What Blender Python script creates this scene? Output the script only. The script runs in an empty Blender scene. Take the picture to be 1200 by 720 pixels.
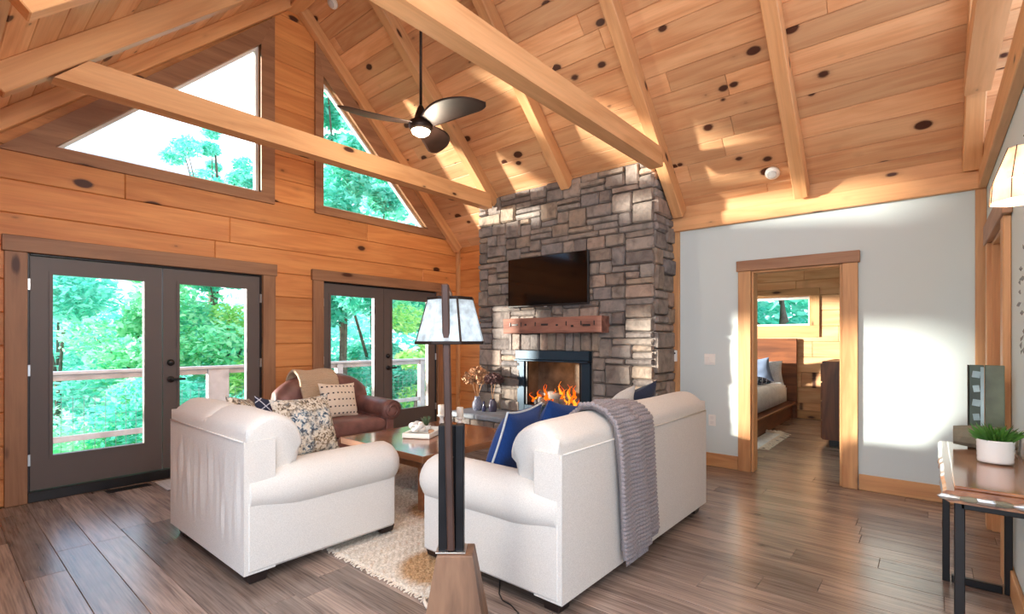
import bpy, math, random
from mathutils import Vector, Matrix, noise
rnd = random.Random(11)
sc = bpy.context.scene
C = sc.collection
PI = math.pi

# ------------------------------------------------------------------ camera, world, sun, exposure
CAMZ = 1.36
cam_d = bpy.data.cameras.new('camera'); cam = bpy.data.objects.new('camera', cam_d); C.objects.link(cam)
cam.location = (0, 0, CAMZ)
cam.rotation_euler = (PI/2, 0, math.radians(40.15 - 90))
cam_d.sensor_width = 36; cam_d.lens = 582/1200*36; cam_d.shift_y = 38/1200
cam_d.clip_start = .02; cam_d.clip_end = 300
sc.camera = cam
vs = sc.view_settings
vs.view_transform = 'Standard'; vs.look = 'None'; vs.gamma = 1; vs.use_curve_mapping = False
vs.exposure = 1.25

w = bpy.data.worlds.new('sky'); sc.world = w; w.use_nodes = True
nt = w.node_tree; nt.nodes.clear()
def wn(t, **k):
    n = nt.nodes.new(t)
    for a, b in k.items(): setattr(n, a, b)
    return n
tc = wn('ShaderNodeTexCoord'); mp = wn('ShaderNodeMapping'); mp.inputs['Scale'].default_value = (1.6, 1.6, 4.5)
nz = wn('ShaderNodeTexNoise'); nz.inputs['Scale'].default_value = 1.7; nz.inputs['Detail'].default_value = 6
rp = wn('ShaderNodeValToRGB'); rp.color_ramp.elements[0].position = .38; rp.color_ramp.elements[1].position = .58
rp.color_ramp.elements[0].color = (.26, .42, .70, 1); rp.color_ramp.elements[1].color = (.84, .90, .96, 1)
bg = wn('ShaderNodeBackground'); bg.inputs['Strength'].default_value = 1.45; ow = wn('ShaderNodeOutputWorld')
nt.links.new(tc.outputs['Generated'], mp.inputs['Vector']); nt.links.new(mp.outputs[0], nz.inputs['Vector'])
nt.links.new(nz.outputs[0], rp.inputs[0]); nt.links.new(rp.outputs[0], bg.inputs[0]); nt.links.new(bg.outputs[0], ow.inputs[0])

sun_d = bpy.data.lights.new('sun', 'SUN'); sun_d.energy = 6.5; sun_d.angle = math.radians(3.2); sun_d.color = (1, .93, .80)
sun = bpy.data.objects.new('sun', sun_d); C.objects.link(sun)
sun.rotation_euler = Vector((.630, -.777, -.072)).to_track_quat('-Z', 'Y').to_euler()

# ------------------------------------------------------------------ materials
def newmat(name):
    m = bpy.data.materials.new(name); m.use_nodes = True
    m.node_tree.nodes.clear()
    return m, m.node_tree
class NT:
    def __init__(s, name):
        s.m, s.t = newmat(name)
        s.out = s.n('ShaderNodeOutputMaterial')
        s.b = s.n('ShaderNodeBsdfPrincipled')
        s.t.links.new(s.b.outputs[0], s.out.inputs[0])
    def n(s, t, **k):
        n = s.t.nodes.new(t)
        for a, b in k.items(): setattr(n, a, b)
        return n
    def l(s, a, b): s.t.links.new(a, b)
    def coord(s, scale, rand=True, rot=(0, 0, 0)):
        tc = s.n('ShaderNodeTexCoord'); mp = s.n('ShaderNodeMapping')
        mp.inputs['Scale'].default_value = scale; mp.inputs['Rotation'].default_value = rot
        if rand:
            oi = s.n('ShaderNodeObjectInfo'); mu = s.n('ShaderNodeVectorMath', operation='SCALE'); mu.inputs[0].default_value = (37, 91, 53)
            s.l(oi.outputs['Random'], mu.inputs['Scale']); ad = s.n('ShaderNodeVectorMath', operation='ADD')
            s.l(tc.outputs['Object'], ad.inputs[0]); s.l(mu.outputs[0], ad.inputs[1]); s.l(ad.outputs[0], mp.inputs['Vector'])
        else: s.l(tc.outputs['Object'], mp.inputs['Vector'])
        return mp.outputs[0]
    def noise(s, v, scale=1, detail=4, dist=0):
        n = s.n('ShaderNodeTexNoise'); n.inputs['Scale'].default_value = scale; n.inputs['Detail'].default_value = detail
        n.inputs['Distortion'].default_value = dist; s.l(v, n.inputs['Vector']); return n.outputs[0]
    def ramp(s, f, stops):
        r = s.n('ShaderNodeValToRGB'); e = r.color_ramp.elements
        while len(e) < len(stops): e.new(.5)
        for i, (p, c) in enumerate(stops): e[i].position = p; e[i].color = (*c, 1)
        s.l(f, r.inputs[0]); return r.outputs[0]
    def mix(s, f, a, b, mode='MIX'):
        m = s.n('ShaderNodeMix', data_type='RGBA', blend_type=mode)
        for i, v in ((0, f), (6, a), (7, b)):
            if hasattr(v, 'is_linked'): s.l(v, m.inputs[i])
            elif i == 0: m.inputs[0].default_value = v
            else: m.inputs[i].default_value = (*v, 1)
        return m.outputs[2]
    def bump(s, h, strength=.3, dist=.01):
        b = s.n('ShaderNodeBump'); b.inputs['Strength'].default_value = strength; b.inputs['Distance'].default_value = dist
        s.l(h, b.inputs['Height']); s.l(b.outputs[0], s.b.inputs['Normal'])
    def base(s, c):
        if hasattr(c, 'is_linked'): s.l(c, s.b.inputs['Base Color'])
        else: s.b.inputs['Base Color'].default_value = (*c, 1)
        return s
    def rough(s, r, metal=0, spec=None):
        s.b.inputs['Roughness'].default_value = r; s.b.inputs['Metallic'].default_value = metal
        if spec is not None: s.b.inputs['Specular IOR Level'].default_value = spec
        return s
def srgb(r, g, b):
    f = lambda c: (c/255/12.92 if c/255 <= .04045 else ((c/255+.055)/1.055)**2.4)
    return (f(r), f(g), f(b))

def wood(name, lo, hi, knots=.10, rough=.5, var=.25, gs=1.0, rot=(0, 0, 0), kcol=(70, 32, 12), bump=.12, coat=0, rays=(2.0, 3.6), flat=False, fine=.14):
    t = NT(name)
    v = t.coord((1, 1, 1), True, rot)
    mp = t.n('ShaderNodeMapping'); mp.inputs['Scale'].default_value = (.6*gs, 5*gs, 5*gs); t.l(v, mp.inputs['Vector'])
    g = t.noise(mp.outputs[0], 1.6, 5, 1.2)
    mp2 = t.n('ShaderNodeMapping'); mp2.inputs['Scale'].default_value = (1.4*gs, 45*gs, 45*gs); t.l(v, mp2.inputs['Vector'])
    g2 = t.noise(mp2.outputs[0], 1.5, 3)
    col = t.ramp(g, [(.32, srgb(*lo)), (.62, srgb(*hi))])
    col = t.mix(fine, col, t.ramp(g2, [(.3, srgb(*[c*.62 for c in lo])), (.7, srgb(*hi))]))
    oi = t.n('ShaderNodeObjectInfo')
    mr = t.n('ShaderNodeMapRange'); mr.inputs[3].default_value = 1-var; mr.inputs[4].default_value = 1+var*.6; t.l(oi.outputs['Random'], mr.inputs[0])
    sc_ = t.n('ShaderNodeVectorMath', operation='SCALE'); t.l(col, sc_.inputs[0]); t.l(mr.outputs[0], sc_.inputs['Scale'])
    col = sc_.outputs[0]
    if knots:
        mk = t.n('ShaderNodeMapping'); mk.inputs['Scale'].default_value = (rays[0], 0 if flat == 'y' else rays[1], 0 if flat is True else rays[1]); t.l(v, mk.inputs['Vector'])
        vo = t.n('ShaderNodeTexVoronoi'); vo.inputs['Scale'].default_value = 1; t.l(mk.outputs[0], vo.inputs['Vector'])
        sp = t.n('ShaderNodeSeparateColor'); t.l(vo.outputs['Color'], sp.inputs[0])
        pw = t.n('ShaderNodeMath', operation='POWER'); pw.inputs[1].default_value = 1.6; t.l(sp.outputs[0], pw.inputs[0]); th = t.n('ShaderNodeMath', operation='MULTIPLY'); th.inputs[1].default_value = knots; t.l(pw.outputs[0], th.inputs[0])
        wob = t.n('ShaderNodeMath', operation='MULTIPLY'); wob.inputs[1].default_value = .05; t.l(g2, wob.inputs[0])
        sb = t.n('ShaderNodeMath', operation='SUBTRACT'); t.l(vo.outputs['Distance'], sb.inputs[0]); t.l(th.outputs[0], sb.inputs[1])
        sb2 = t.n('ShaderNodeMath', operation='ADD'); t.l(sb.outputs[0], sb2.inputs[0]); t.l(wob.outputs[0], sb2.inputs[1])
        kf = t.n('ShaderNodeMapRange'); kf.inputs[1].default_value = .0; kf.inputs[2].default_value = .055; kf.inputs[3].default_value = 1; kf.inputs[4].default_value = 0
        t.l(sb2.outputs[0], kf.inputs[0])
        halo = t.n('ShaderNodeMapRange'); halo.inputs[1].default_value = .0; halo.inputs[2].default_value = .16; halo.inputs[3].default_value = .35; halo.inputs[4].default_value = 0
        t.l(sb2.outputs[0], halo.inputs[0])
        col = t.mix(halo.outputs[0], col, srgb(*[c*.72 for c in lo]))
        col = t.mix(kf.outputs[0], col, srgb(*kcol))
    t.base(col).rough(rough)
    t.bump(g2, bump, .004)
    if name == 'floorwood': t.b.inputs['Specular IOR Level'].default_value = .75
    if coat: t.b.inputs['Coat Weight'].default_value = coat; t.b.inputs['Coat Roughness'].default_value = .12
    return t.m
def plain(name, col, rough=.5, metal=0, bumpscale=None, bstr=.2, vary=0, spec=None):
    t = NT(name); c = srgb(*col)
    if vary:
        n = t.noise(t.coord((1, 1, 1)), 6, 4)
        c = t.ramp(n, [(.3, srgb(*[max(0, x*(1-vary)) for x in col])), (.7, srgb(*[min(255, x*(1+vary*.5)) for x in col]))])
    t.base(c).rough(rough, metal, spec)
    if bumpscale: t.bump(t.noise(t.coord((1, 1, 1)), bumpscale, 3), bstr, .005)
    return t.m
def emit(name, col, s):
    m, t = newmat(name); e = t.nodes.new('ShaderNodeEmission'); o = t.nodes.new('ShaderNodeOutputMaterial')
    e.inputs[0].default_value = (*srgb(*col), 1); e.inputs[1].default_value = s; t.links.new(e.outputs[0], o.inputs[0]); return m
def glassmat(name, tint=(1, 1, 1), refl=.08):
    m, t = newmat(name); o = t.nodes.new('ShaderNodeOutputMaterial'); mx = t.nodes.new('ShaderNodeMixShader')
    tr = t.nodes.new('ShaderNodeBsdfTransparent'); gl = t.nodes.new('ShaderNodeBsdfGlossy'); gl.inputs['Roughness'].default_value = .02
    tr.inputs[0].default_value = (*tint, 1); fr = t.nodes.new('ShaderNodeLayerWeight'); fr.inputs[0].default_value = .25
    mu = t.nodes.new('ShaderNodeMath'); mu.operation = 'MULTIPLY'; mu.inputs[1].default_value = refl*4
    t.links.new(fr.outputs['Fresnel'], mu.inputs[0]); t.links.new(mu.outputs[0], mx.inputs[0])
    t.links.new(tr.outputs[0], mx.inputs[1]); t.links.new(gl.outputs[0], mx.inputs[2]); t.links.new(mx.outputs[0], o.inputs[0])
    return m
def fabric(name, c1, c2, weave=260, bstr=.35, rough=.95, blotch=0):
    t = NT(name)
    v = t.coord((1, 1, 1), False)
    n = t.noise(v, weave, 2); col = t.ramp(n, [(.35, srgb(*c1)), (.65, srgb(*c2))])
    if blotch:
        n2 = t.noise(v, 9, 3); col = t.mix(blotch, col, t.ramp(n2, [(.35, srgb(*[x*.8 for x in c1])), (.65, srgb(*c2))]))
    t.base(col).rough(rough, 0, .2); t.b.inputs['Sheen Weight'].default_value = .15
    t.bump(n, bstr, .002)
    return t.m
M = {}
M['pine_ceiling'] = wood('pine_ceiling', (216, 154, 106), (236, 186, 138), knots=.22, var=.24, rays=(3.4, 5.2), flat=True)
M['pine_wall'] = wood('pine_wall', (206, 130, 72), (228, 158, 94), knots=.19, var=.18, rays=(2.4, 4.4), flat='y')
M['beam'] = wood('beam', (212, 154, 102), (230, 176, 124), knots=.17, var=.10, rays=(2.6, 6.5))
M['casing'] = wood('casing', (140, 98, 70), (172, 128, 94), knots=.12, var=.12, bump=.3, rays=(1.3, 4))
M['casing_light'] = wood('casing_light', (190, 134, 86), (218, 166, 114), knots=.12, var=.12, bump=.3, rays=(1.3, 4))
M['floorwood'] = wood('floorwood', (110, 92, 82), (176, 154, 140), knots=.06, rough=.26, var=.34, gs=1.5, kcol=(56, 40, 34), bump=.10, fine=.5)
M['walnut'] = wood('walnut', (104, 62, 40), (150, 98, 64), knots=0, rough=.32, var=.12)
M['walnut_lamp'] = wood('walnut_lamp', (98, 68, 48), (146, 108, 80), knots=0, rough=.5, var=.1, rot=(0, PI/2, 0))
M['table_top'] = wood('table_top', (120, 70, 44), (172, 112, 72), knots=0, rough=.16, var=.2, coat=.6)
M['resin_top'] = wood('resin_top', (128, 78, 50), (180, 124, 84), knots=.08, rough=.15, var=.1, coat=.8)
M['bed_wood'] = wood('bed_wood', (96, 54, 32), (142, 84, 50), knots=0, rough=.4, var=.12)
M['mantelwood'] = wood('mantelwood', (104, 66, 56), (152, 104, 90), knots=.07, rough=.8, bump=.8, rays=(1.5, 4))
M['shelf_back'] = plain('subfloor', (40, 30, 26), .9)
M['wallboard'] = plain('wallboard', (208, 222, 224), .75, bumpscale=180, bstr=.05)
M['doorgrey'] = plain('doorgrey', (98, 88, 84), .45, bumpscale=60, bstr=.06)
M['black'] = plain('black', (22, 20, 20), .4)
M['blacksteel'] = plain('blacksteel', (34, 33, 34), .5, .6, bumpscale=40, bstr=.1, vary=.3)
M['bronze'] = plain('bronze', (48, 36, 30), .4, .7)
M['steel'] = plain('steel', (190, 190, 188), .3, .9)
M['white'] = plain('white', (236, 236, 232), .5)
M['whiteceramic'] = plain('whiteceramic', (232, 232, 230), .25)
M['tvscreen'] = plain('tvscreen', (8, 7, 8), .08)
M['linen'] = fabric('linen', (206, 201, 193), (224, 219, 211), blotch=0)
M['leather'] = plain('leather', (134, 94, 88), .45, bumpscale=90, bstr=.25, vary=.22)
M['darkleg'] = plain('darkleg', (38, 24, 20), .5)
M['navy'] = fabric('navy', (16, 44, 96), (30, 72, 140), weave=420, rough=.8)
M['navydark'] = fabric('navydark', (24, 34, 56), (44, 56, 84), weave=300)
M['greyfab'] = fabric('greyfab', (190, 196, 198), (222, 226, 226))
M['knitgrey'] = fabric('knitgrey', (122, 114, 116), (166, 158, 160), weave=320)
M['knittan'] = fabric('knittan', (176, 150, 122), (212, 190, 164), weave=320)
M['cream'] = fabric('cream', (222, 206, 186), (244, 232, 216), weave=200)
M['bedding'] = fabric('bedding', (214, 216, 220), (240, 241, 244), weave=60, blotch=.2)
M['candle'] = plain('candle', (240, 234, 222), .5)
M['glass'] = glassmat('glass')
M['slab'] = plain('slab', (150, 160, 170), .55, bumpscale=30, bstr=.35, vary=.15)
M['mortar'] = plain('mortar', (104, 96, 90), .95, bumpscale=60, bstr=.5)
M['deckrail'] = plain('deckrail', (182, 184, 188), .6, vary=.1)
M['deckfloor'] = plain('deckfloor', (150, 136, 122), .7, vary=.15)
M['wire'] = plain('wire', (150, 170, 170), .4, .6)
M['fireblue'] = plain('fireblue', (44, 62, 76), .35, .5)
M['firebrick'] = plain('firebrick', (112, 94, 78), .9, bumpscale=40, bstr=.3, vary=.3)
M['ember'] = plain('ember', (120, 112, 106), .9, bumpscale=50, bstr=.6, vary=.6)
M['flame'] = emit('flame', (255, 88, 14), 1.0)
M['flamecore'] = emit('flamecore', (255, 132, 36), 1.1)
M['bulb'] = emit('bulb', (255, 226, 190), 9)
M['terracotta'] = plain('terracotta', (206, 160, 124), .7)
M['grasscol'] = plain('grasscol', (70, 120, 44), .5, vary=.35)
M['succulent'] = plain('succulent', (84, 108, 78), .5, vary=.3)
M['driedtan'] = plain('driedtan', (196, 152, 116), .9, vary=.3)
M['drieddark'] = plain('drieddark', (104, 76, 74), .9, vary=.3)
M['driftwood'] = plain('driftwood', (124, 118, 100), .9, bumpscale=30, bstr=.5, vary=.25)
M['arttile'] = plain('arttile', (96, 104, 84), .4, bumpscale=25, bstr=.3, vary=.4)
M['artblue'] = plain('artblue', (170, 196, 200), .3, vary=.2)
M['ground'] = plain('ground', (70, 92, 52), .95, vary=.4)
M['bark'] = plain('bark', (110, 96, 82), .9, bumpscale=14, bstr=.5, vary=.25)
M['matfab'] = fabric('matfab', (190, 186, 182), (222, 218, 214))

def stone_mat():
    t = NT('stone'); v = t.coord((1, 1, 1))
    oi = t.n('ShaderNodeObjectInfo')
    c = t.ramp(oi.outputs['Random'], [(0, srgb(122, 114, 110)), (.2, srgb(150, 140, 132)), (.4, srgb(132, 128, 130)), (.55, srgb(164, 148, 132)), (.7, srgb(116, 108, 106)), (.85, srgb(154, 148, 144)), (1, srgb(170, 148, 134))])
    n = t.noise(v, 9, 6, .6)
    c = t.mix(.75, c, t.ramp(n, [(.28, (.30, .27, .25)), (.5, (.8, .78, .75)), (.72, (1.15, 1.08, .98))]), 'MULTIPLY')
    t.base(c).rough(.85); t.bump(t.noise(v, 26, 6), .7, .02); return t.m
M['stone'] = stone_mat()
def leaf_mat(name, a, b, tr=.45):
    m, t = newmat(name); o = t.nodes.new('ShaderNodeOutputMaterial'); g = t.nodes.new('ShaderNodeNewGeometry')
    r = t.nodes.new('ShaderNodeValToRGB'); r.color_ramp.elements[0].color = (*srgb(*a), 1); r.color_ramp.elements[1].color = (*srgb(*b), 1)
    t.links.new(g.outputs['Random Per Island'], r.inputs[0])
    d = t.nodes.new('ShaderNodeBsdfDiffuse'); l = t.nodes.new('ShaderNodeBsdfTranslucent'); mx = t.nodes.new('ShaderNodeMixShader'); mx.inputs[0].default_value = tr
    for q in (d, l): t.links.new(r.outputs[0], q.inputs[0])
    t.links.new(d.outputs[0], mx.inputs[1]); t.links.new(l.outputs[0], mx.inputs[2]); t.links.new(mx.outputs[0], o.inputs[0]); return m
M['leaf_teal'] = leaf_mat('leaf_teal', (110, 222, 200), (200, 252, 240))
M['leaf_green'] = leaf_mat('leaf_green', (120, 224, 170), (210, 252, 216))
M['leaf_lime'] = leaf_mat('leaf_lime', (160, 226, 130), (230, 252, 186))
M['leaf_dark'] = leaf_mat('leaf_dark', (80, 200, 174), (160, 240, 222))
def shade_mat(name, c, tr=.5):
    m, t = newmat(name); o = t.nodes.new('ShaderNodeOutputMaterial')
    tcn = t.nodes.new('ShaderNodeTexCoord'); n = t.nodes.new('ShaderNodeTexNoise'); n.inputs['Scale'].default_value = 28; n.inputs['Detail'].default_value = 5
    t.links.new(tcn.outputs['Object'], n.inputs['Vector'])
    r = t.nodes.new('ShaderNodeValToRGB'); r.color_ramp.elements[0].position = .3; r.color_ramp.elements[1].position = .62
    r.color_ramp.elements[0].color = (*srgb(*[x*.82 for x in c]), 1); r.color_ramp.elements[1].color = (*srgb(*c), 1); t.links.new(n.outputs[0], r.inputs[0])
    d = t.nodes.new('ShaderNodeBsdfDiffuse'); l = t.nodes.new('ShaderNodeBsdfTranslucent'); mx = t.nodes.new('ShaderNodeMixShader'); mx.inputs[0].default_value = tr
    for q in (d, l): t.links.new(r.outputs[0], q.inputs[0])
    t.links.new(d.outputs[0], mx.inputs[1]); t.links.new(l.outputs[0], mx.inputs[2]); t.links.new(mx.outputs[0], o.inputs[0]); return m
M['mica'] = shade_mat('mica', (226, 236, 240), .55)
M['capiz'] = shade_mat('capiz', (244, 220, 200), .6)

def pattern_mat(name, kind):
    t = NT(name); tcn = t.n('ShaderNodeTexCoord'); v = tcn.outputs['Object']
    if kind == 'floral':
        n = t.noise(v, 34, 4, 1.0); c1 = t.ramp(n, [(.38, srgb(48, 62, 84)), (.46, srgb(120, 146, 160)), (.55, srgb(224, 222, 212)), (.68, srgb(232, 226, 214))])
        c2 = t.ramp(t.noise(v, 40, 4, 1.0), [(.38, srgb(70, 62, 60)), (.48, srgb(168, 150, 122)), (.56, srgb(226, 218, 204)), (.7, srgb(214, 204, 186))])
        col = t.mix(t.ramp(t.noise(v, 5, 2), [(.42, (0, 0, 0)), (.58, (1, 1, 1))]), c1, c2); t.base(col)
    elif kind == 'dots':   # cream pillow with rows of dark tufts
        sp = t.n('ShaderNodeSeparateXYZ'); t.l(v, sp.inputs[0])
        def tri(o, period, wid):
            m1 = t.n('ShaderNodeMath', operation='PINGPONG'); m1.inputs[1].default_value = period/2; t.l(o, m1.inputs[0])
            m2 = t.n('ShaderNodeMath', operation='LESS_THAN'); m2.inputs[1].default_value = wid; t.l(m1.outputs[0], m2.inputs[0]); return m2.outputs[0]
        a = tri(sp.outputs[0], .052, .010); b = tri(sp.outputs[1], .075, .008)
        mu = t.n('ShaderNodeMath', operation='MULTIPLY'); t.l(a, mu.inputs[0]); t.l(b, mu.inputs[1])
        t.base(t.mix(mu.outputs[0], srgb(236, 222, 204), srgb(58, 48, 48)))
    elif kind == 'lattice':
        sp = t.n('ShaderNodeSeparateXYZ'); t.l(v, sp.inputs[0])
        def ln(op):
            s0 = t.n('ShaderNodeMath', operation=op); t.l(sp.outputs[0], s0.inputs[0]); t.l(sp.outputs[1], s0.inputs[1])
            m1 = t.n('ShaderNodeMath', operation='PINGPONG'); m1.inputs[1].default_value = .045; t.l(s0.outputs[0], m1.inputs[0])
            m2 = t.n('ShaderNodeMath', operation='LESS_THAN'); m2.inputs[1].default_value = .005; t.l(m1.outputs[0], m2.inputs[0]); return m2.outputs[0]
        mx = t.n('ShaderNodeMath', operation='MAXIMUM'); t.l(ln('ADD'), mx.inputs[0]); t.l(ln('SUBTRACT'), mx.inputs[1])
        t.base(t.mix(mx.outputs[0], srgb(40, 44, 64), srgb(190, 190, 200)))
    elif kind == 'rug':
        n = t.noise(v, 1.5, 3, .5); n2 = t.noise(v, 90, 3)
        c = t.ramp(n2, [(.35, srgb(188, 176, 160)), (.6, srgb(226, 216, 202))])
        tan = t.ramp(n2, [(.35, srgb(140, 106, 70)), (.6, srgb(196, 158, 116))])
        f = None
        for cxy, rad in (((-.86, -1.12, 0), .26), ((-.2, -.35, 0), .25), ((-.9, .45, 0), .27), ((.1, .95, 0), .26), ((.75, -.9, 0), .26), ((.8, .3, 0), .25)):
            dd = t.n('ShaderNodeVectorMath', operation='DISTANCE'); t.l(v, dd.inputs[0]); dd.inputs[1].default_value = cxy
            mr = t.n('ShaderNodeMapRange'); mr.inputs[1].default_value = rad-.05; mr.inputs[2].default_value = rad+.02; mr.inputs[3].default_value = 1; mr.inputs[4].default_value = 0; t.l(dd.outputs['Value'], mr.inputs[0])
            if f is None: f = mr.outputs[0]
            else: mx = t.n('ShaderNodeMath', operation='MAXIMUM'); t.l(f, mx.inputs[0]); t.l(mr.outputs[0], mx.inputs[1]); f = mx.outputs[0]
        t.base(t.mix(f, c, tan)); t.bump(n2, .6, .006)
    elif kind == 'mat':
        sp = t.n('ShaderNodeSeparateXYZ'); t.l(v, sp.inputs[0])
        m1 = t.n('ShaderNodeMath', operation='PINGPONG'); m1.inputs[1].default_value = .02; t.l(sp.outputs[1], m1.inputs[0])
        m2 = t.n('ShaderNodeMath', operation='LESS_THAN'); m2.inputs[1].default_value = .007; t.l(m1.outputs[0], m2.inputs[0])
        t.base(t.mix(m2.outputs[0], srgb(206, 202, 198), srgb(130, 128, 130)))
    elif kind == 'lattice_vase':
        sp = t.n('ShaderNodeSeparateXYZ'); t.l(v, sp.inputs[0])
        at = t.n('ShaderNodeMath', operation='ARCTAN2'); t.l(sp.outputs[1], at.inputs[0]); t.l(sp.outputs[0], at.inputs[1])
        sc2 = t.n('ShaderNodeMath', operation='MULTIPLY'); sc2.inputs[1].default_value = .06; t.l(at.outputs[0], sc2.inputs[0])
        def ln(op):
            s0 = t.n('ShaderNodeMath', operation=op); t.l(sc2.outputs[0], s0.inputs[0]); t.l(sp.outputs[2], s0.inputs[1])
            m1 = t.n('ShaderNodeMath', operation='PINGPONG'); m1.inputs[1].default_value = .0236; t.l(s0.outputs[0], m1.inputs[0])
            m2 = t.n('ShaderNodeMath', operation='LESS_THAN'); m2.inputs[1].default_value = .004; t.l(m1.outputs[0], m2.inputs[0]); return m2.outputs[0]
        mx = t.n('ShaderNodeMath', operation='MAXIMUM'); t.l(ln('ADD'), mx.inputs[0]); t.l(ln('SUBTRACT'), mx.inputs[1])
        t.base(t.mix(mx.outputs[0], srgb(44, 58, 104), srgb(220, 222, 228)))
    t.b.inputs['Roughness'].default_value = .4 if 'vase' in kind else .9
    return t.m
for k in ('floral', 'dots', 'lattice', 'rug', 'mat', 'lattice_vase'): M[k] = pattern_mat(k, k)

# ------------------------------------------------------------------ mesh helpers
def mk(name, verts, faces, mat, parent=None, loc=(0, 0, 0), rot=None, smooth=False, mtx=None):
    me = bpy.data.meshes.new(name); me.from_pydata([tuple(v) for v in verts], [], faces); me.update()
    if mat is not None: me.materials.append(M[mat] if isinstance(mat, str) else mat)
    if smooth: me.polygons.foreach_set('use_smooth', [True]*len(me.polygons))
    o = bpy.data.objects.new(name, me); C.objects.link(o)
    if parent: o.parent = parent
    if mtx is not None: o.matrix_local = mtx
    else:
        o.location = loc
        if rot: o.rotation_euler = rot
    return o
def tag(o, label=None, cat=None, group=None, kind=None):
    if label: o['label'] = label
    if cat: o['category'] = cat
    if group: o['group'] = group
    if kind: o['kind'] = kind
    return o
def empty(name, loc, rz=0, label=None, cat=None, group=None, kind=None):
    o = bpy.data.objects.new(name, None); C.objects.link(o); o.location = loc; o.rotation_euler = (0, 0, rz); o.empty_display_size = .1
    return tag(o, label, cat, group, kind)
def cboxm(sx, sy, sz, b=.004):
    """chamfered box centred on the origin"""
    hx, hy, hz = sx/2, sy/2, sz/2; b = min(b, hx*.45, hy*.45, hz*.45)
    V = []; idx = {}
    for i in (-1, 1):
        for j in (-1, 1):
            for k in (-1, 1):
                idx[(i, j, k, 0)] = len(V); V.append((i*hx, j*(hy-b), k*(hz-b)))
                idx[(i, j, k, 1)] = len(V); V.append((i*(hx-b), j*hy, k*(hz-b)))
                idx[(i, j, k, 2)] = len(V); V.append((i*(hx-b), j*(hy-b), k*hz))
    F = []
    def add(q, n):
        a, b_, c = (Vector(V[q[0]]), Vector(V[q[1]]), Vector(V[q[2]]))
        if (b_-a).cross(c-a).dot(Vector(n)) < 0: q = q[::-1]
        F.append(q)
    for s in (-1, 1):
        add([idx[(s, -1, -1, 0)], idx[(s, 1, -1, 0)], idx[(s, 1, 1, 0)], idx[(s, -1, 1, 0)]], (s, 0, 0))
        add([idx[(-1, s, -1, 1)], idx[(1, s, -1, 1)], idx[(1, s, 1, 1)], idx[(-1, s, 1, 1)]], (0, s, 0))
        add([idx[(-1, -1, s, 2)], idx[(1, -1, s, 2)], idx[(1, 1, s, 2)], idx[(-1, 1, s, 2)]], (0, 0, s))
    for i in (-1, 1):
        for j in (-1, 1):
            add([idx[(i, j, -1, 0)], idx[(i, j, 1, 0)], idx[(i, j, 1, 1)], idx[(i, j, -1, 1)]], (i, j, 0))
            add([idx[(i, -1, j, 0)], idx[(i, 1, j, 0)], idx[(i, 1, j, 2)], idx[(i, -1, j, 2)]], (i, 0, j))
            add([idx[(-1, i, j, 1)], idx[(1, i, j, 1)], idx[(1, i, j, 2)], idx[(-1, i, j, 2)]], (0, i, j))
            for k in (-1, 1): add([idx[(i, j, k, 0)], idx[(i, j, k, 1)], idx[(i, j, k, 2)]], (i, j, k))
    return V, F
def cbox(name, size, mat, parent=None, loc=(0, 0, 0), rot=None, b=.004):
    V, F = cboxm(*size, b); return mk(name, V, F, mat, parent, loc, rot)
def boxab(name, a, c, mat, parent=None, b=.004, off=(0, 0, 0), axis=0):
    """box from corner a to corner c; the long grain (local X) runs along the given axis"""
    s = [abs(c[i]-a[i]) for i in range(3)]; m = [(a[i]+c[i])/2-off[i] for i in range(3)]
    if axis == 0: return cbox(name, s, mat, parent, m, None, b)
    if axis == 1: return cbox(name, (s[1], s[0], s[2]), mat, parent, m, (0, 0, PI/2), b)
    return cbox(name, (s[2], s[1], s[0]), mat, parent, m, (0, -PI/2, 0), b)
def frame_from(xd, zd):
    x = Vector(xd).normalized(); z = Vector(zd); z = (z-x*z.dot(x)).normalized(); y = z.cross(x)
    return Matrix((x, y, z)).transposed().to_4x4()
def bar(name, p0, p1, wy, hz, mat, parent=None, zd=(0, 0, 1), b=.006):
    p0 = Vector(p0); p1 = Vector(p1); V, F = cboxm((p1-p0).length, wy, hz, b)
    return mk(name, V, F, mat, parent, mtx=Matrix.Translation((p0+p1)/2) @ frame_from(p1-p0, zd))
def prism_vf(poly, t0, t1, conv):
    """polygon list [(a,b)] extruded between t0 and t1; conv(a,b,t)->xyz"""
    n = len(poly); V = [conv(a, b, t0) for a, b in poly]+[conv(a, b, t1) for a, b in poly]
    F = [list(range(n))[::-1], list(range(n, 2*n))]+[[i, (i+1) % n, n+(i+1) % n, n+i] for i in range(n)]
    return V, F
def join(parts):
    V = []; F = []
    for v, f in parts:
        o = len(V); V += list(v); F += [[i+o for i in q] for q in f]
    return V, F
def fixn(o):
    import bmesh
    bm = bmesh.new(); bm.from_mesh(o.data); bmesh.ops.recalc_face_normals(bm, faces=bm.faces); bm.to_mesh(o.data); bm.free(); return o
def lathe_vf(prof, seg=20, sx=1, sy=1, cap=True):
    V = []; F = []; n = len(prof)
    for i in range(seg):
        a = 2*PI*i/seg
        for r, z in prof: V.append((r*math.cos(a)*sx, r*math.sin(a)*sy, z))
    for i in range(seg):
        j = (i+1) % seg
        for k in range(n-1): F.append([i*n+k, j*n+k, j*n+k+1, i*n+k+1])
    if cap:
        F.append([i*n for i in range(seg)][::-1]); F.append([i*n+n-1 for i in range(seg)])
    return V, F
def lathe(name, prof, mat, parent=None, loc=(0, 0, 0), seg=20, sx=1, sy=1, smooth=True, rot=None):
    V, F = lathe_vf(prof, seg, sx, sy); return mk(name, V, F, mat, parent, loc, rot, smooth)
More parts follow.
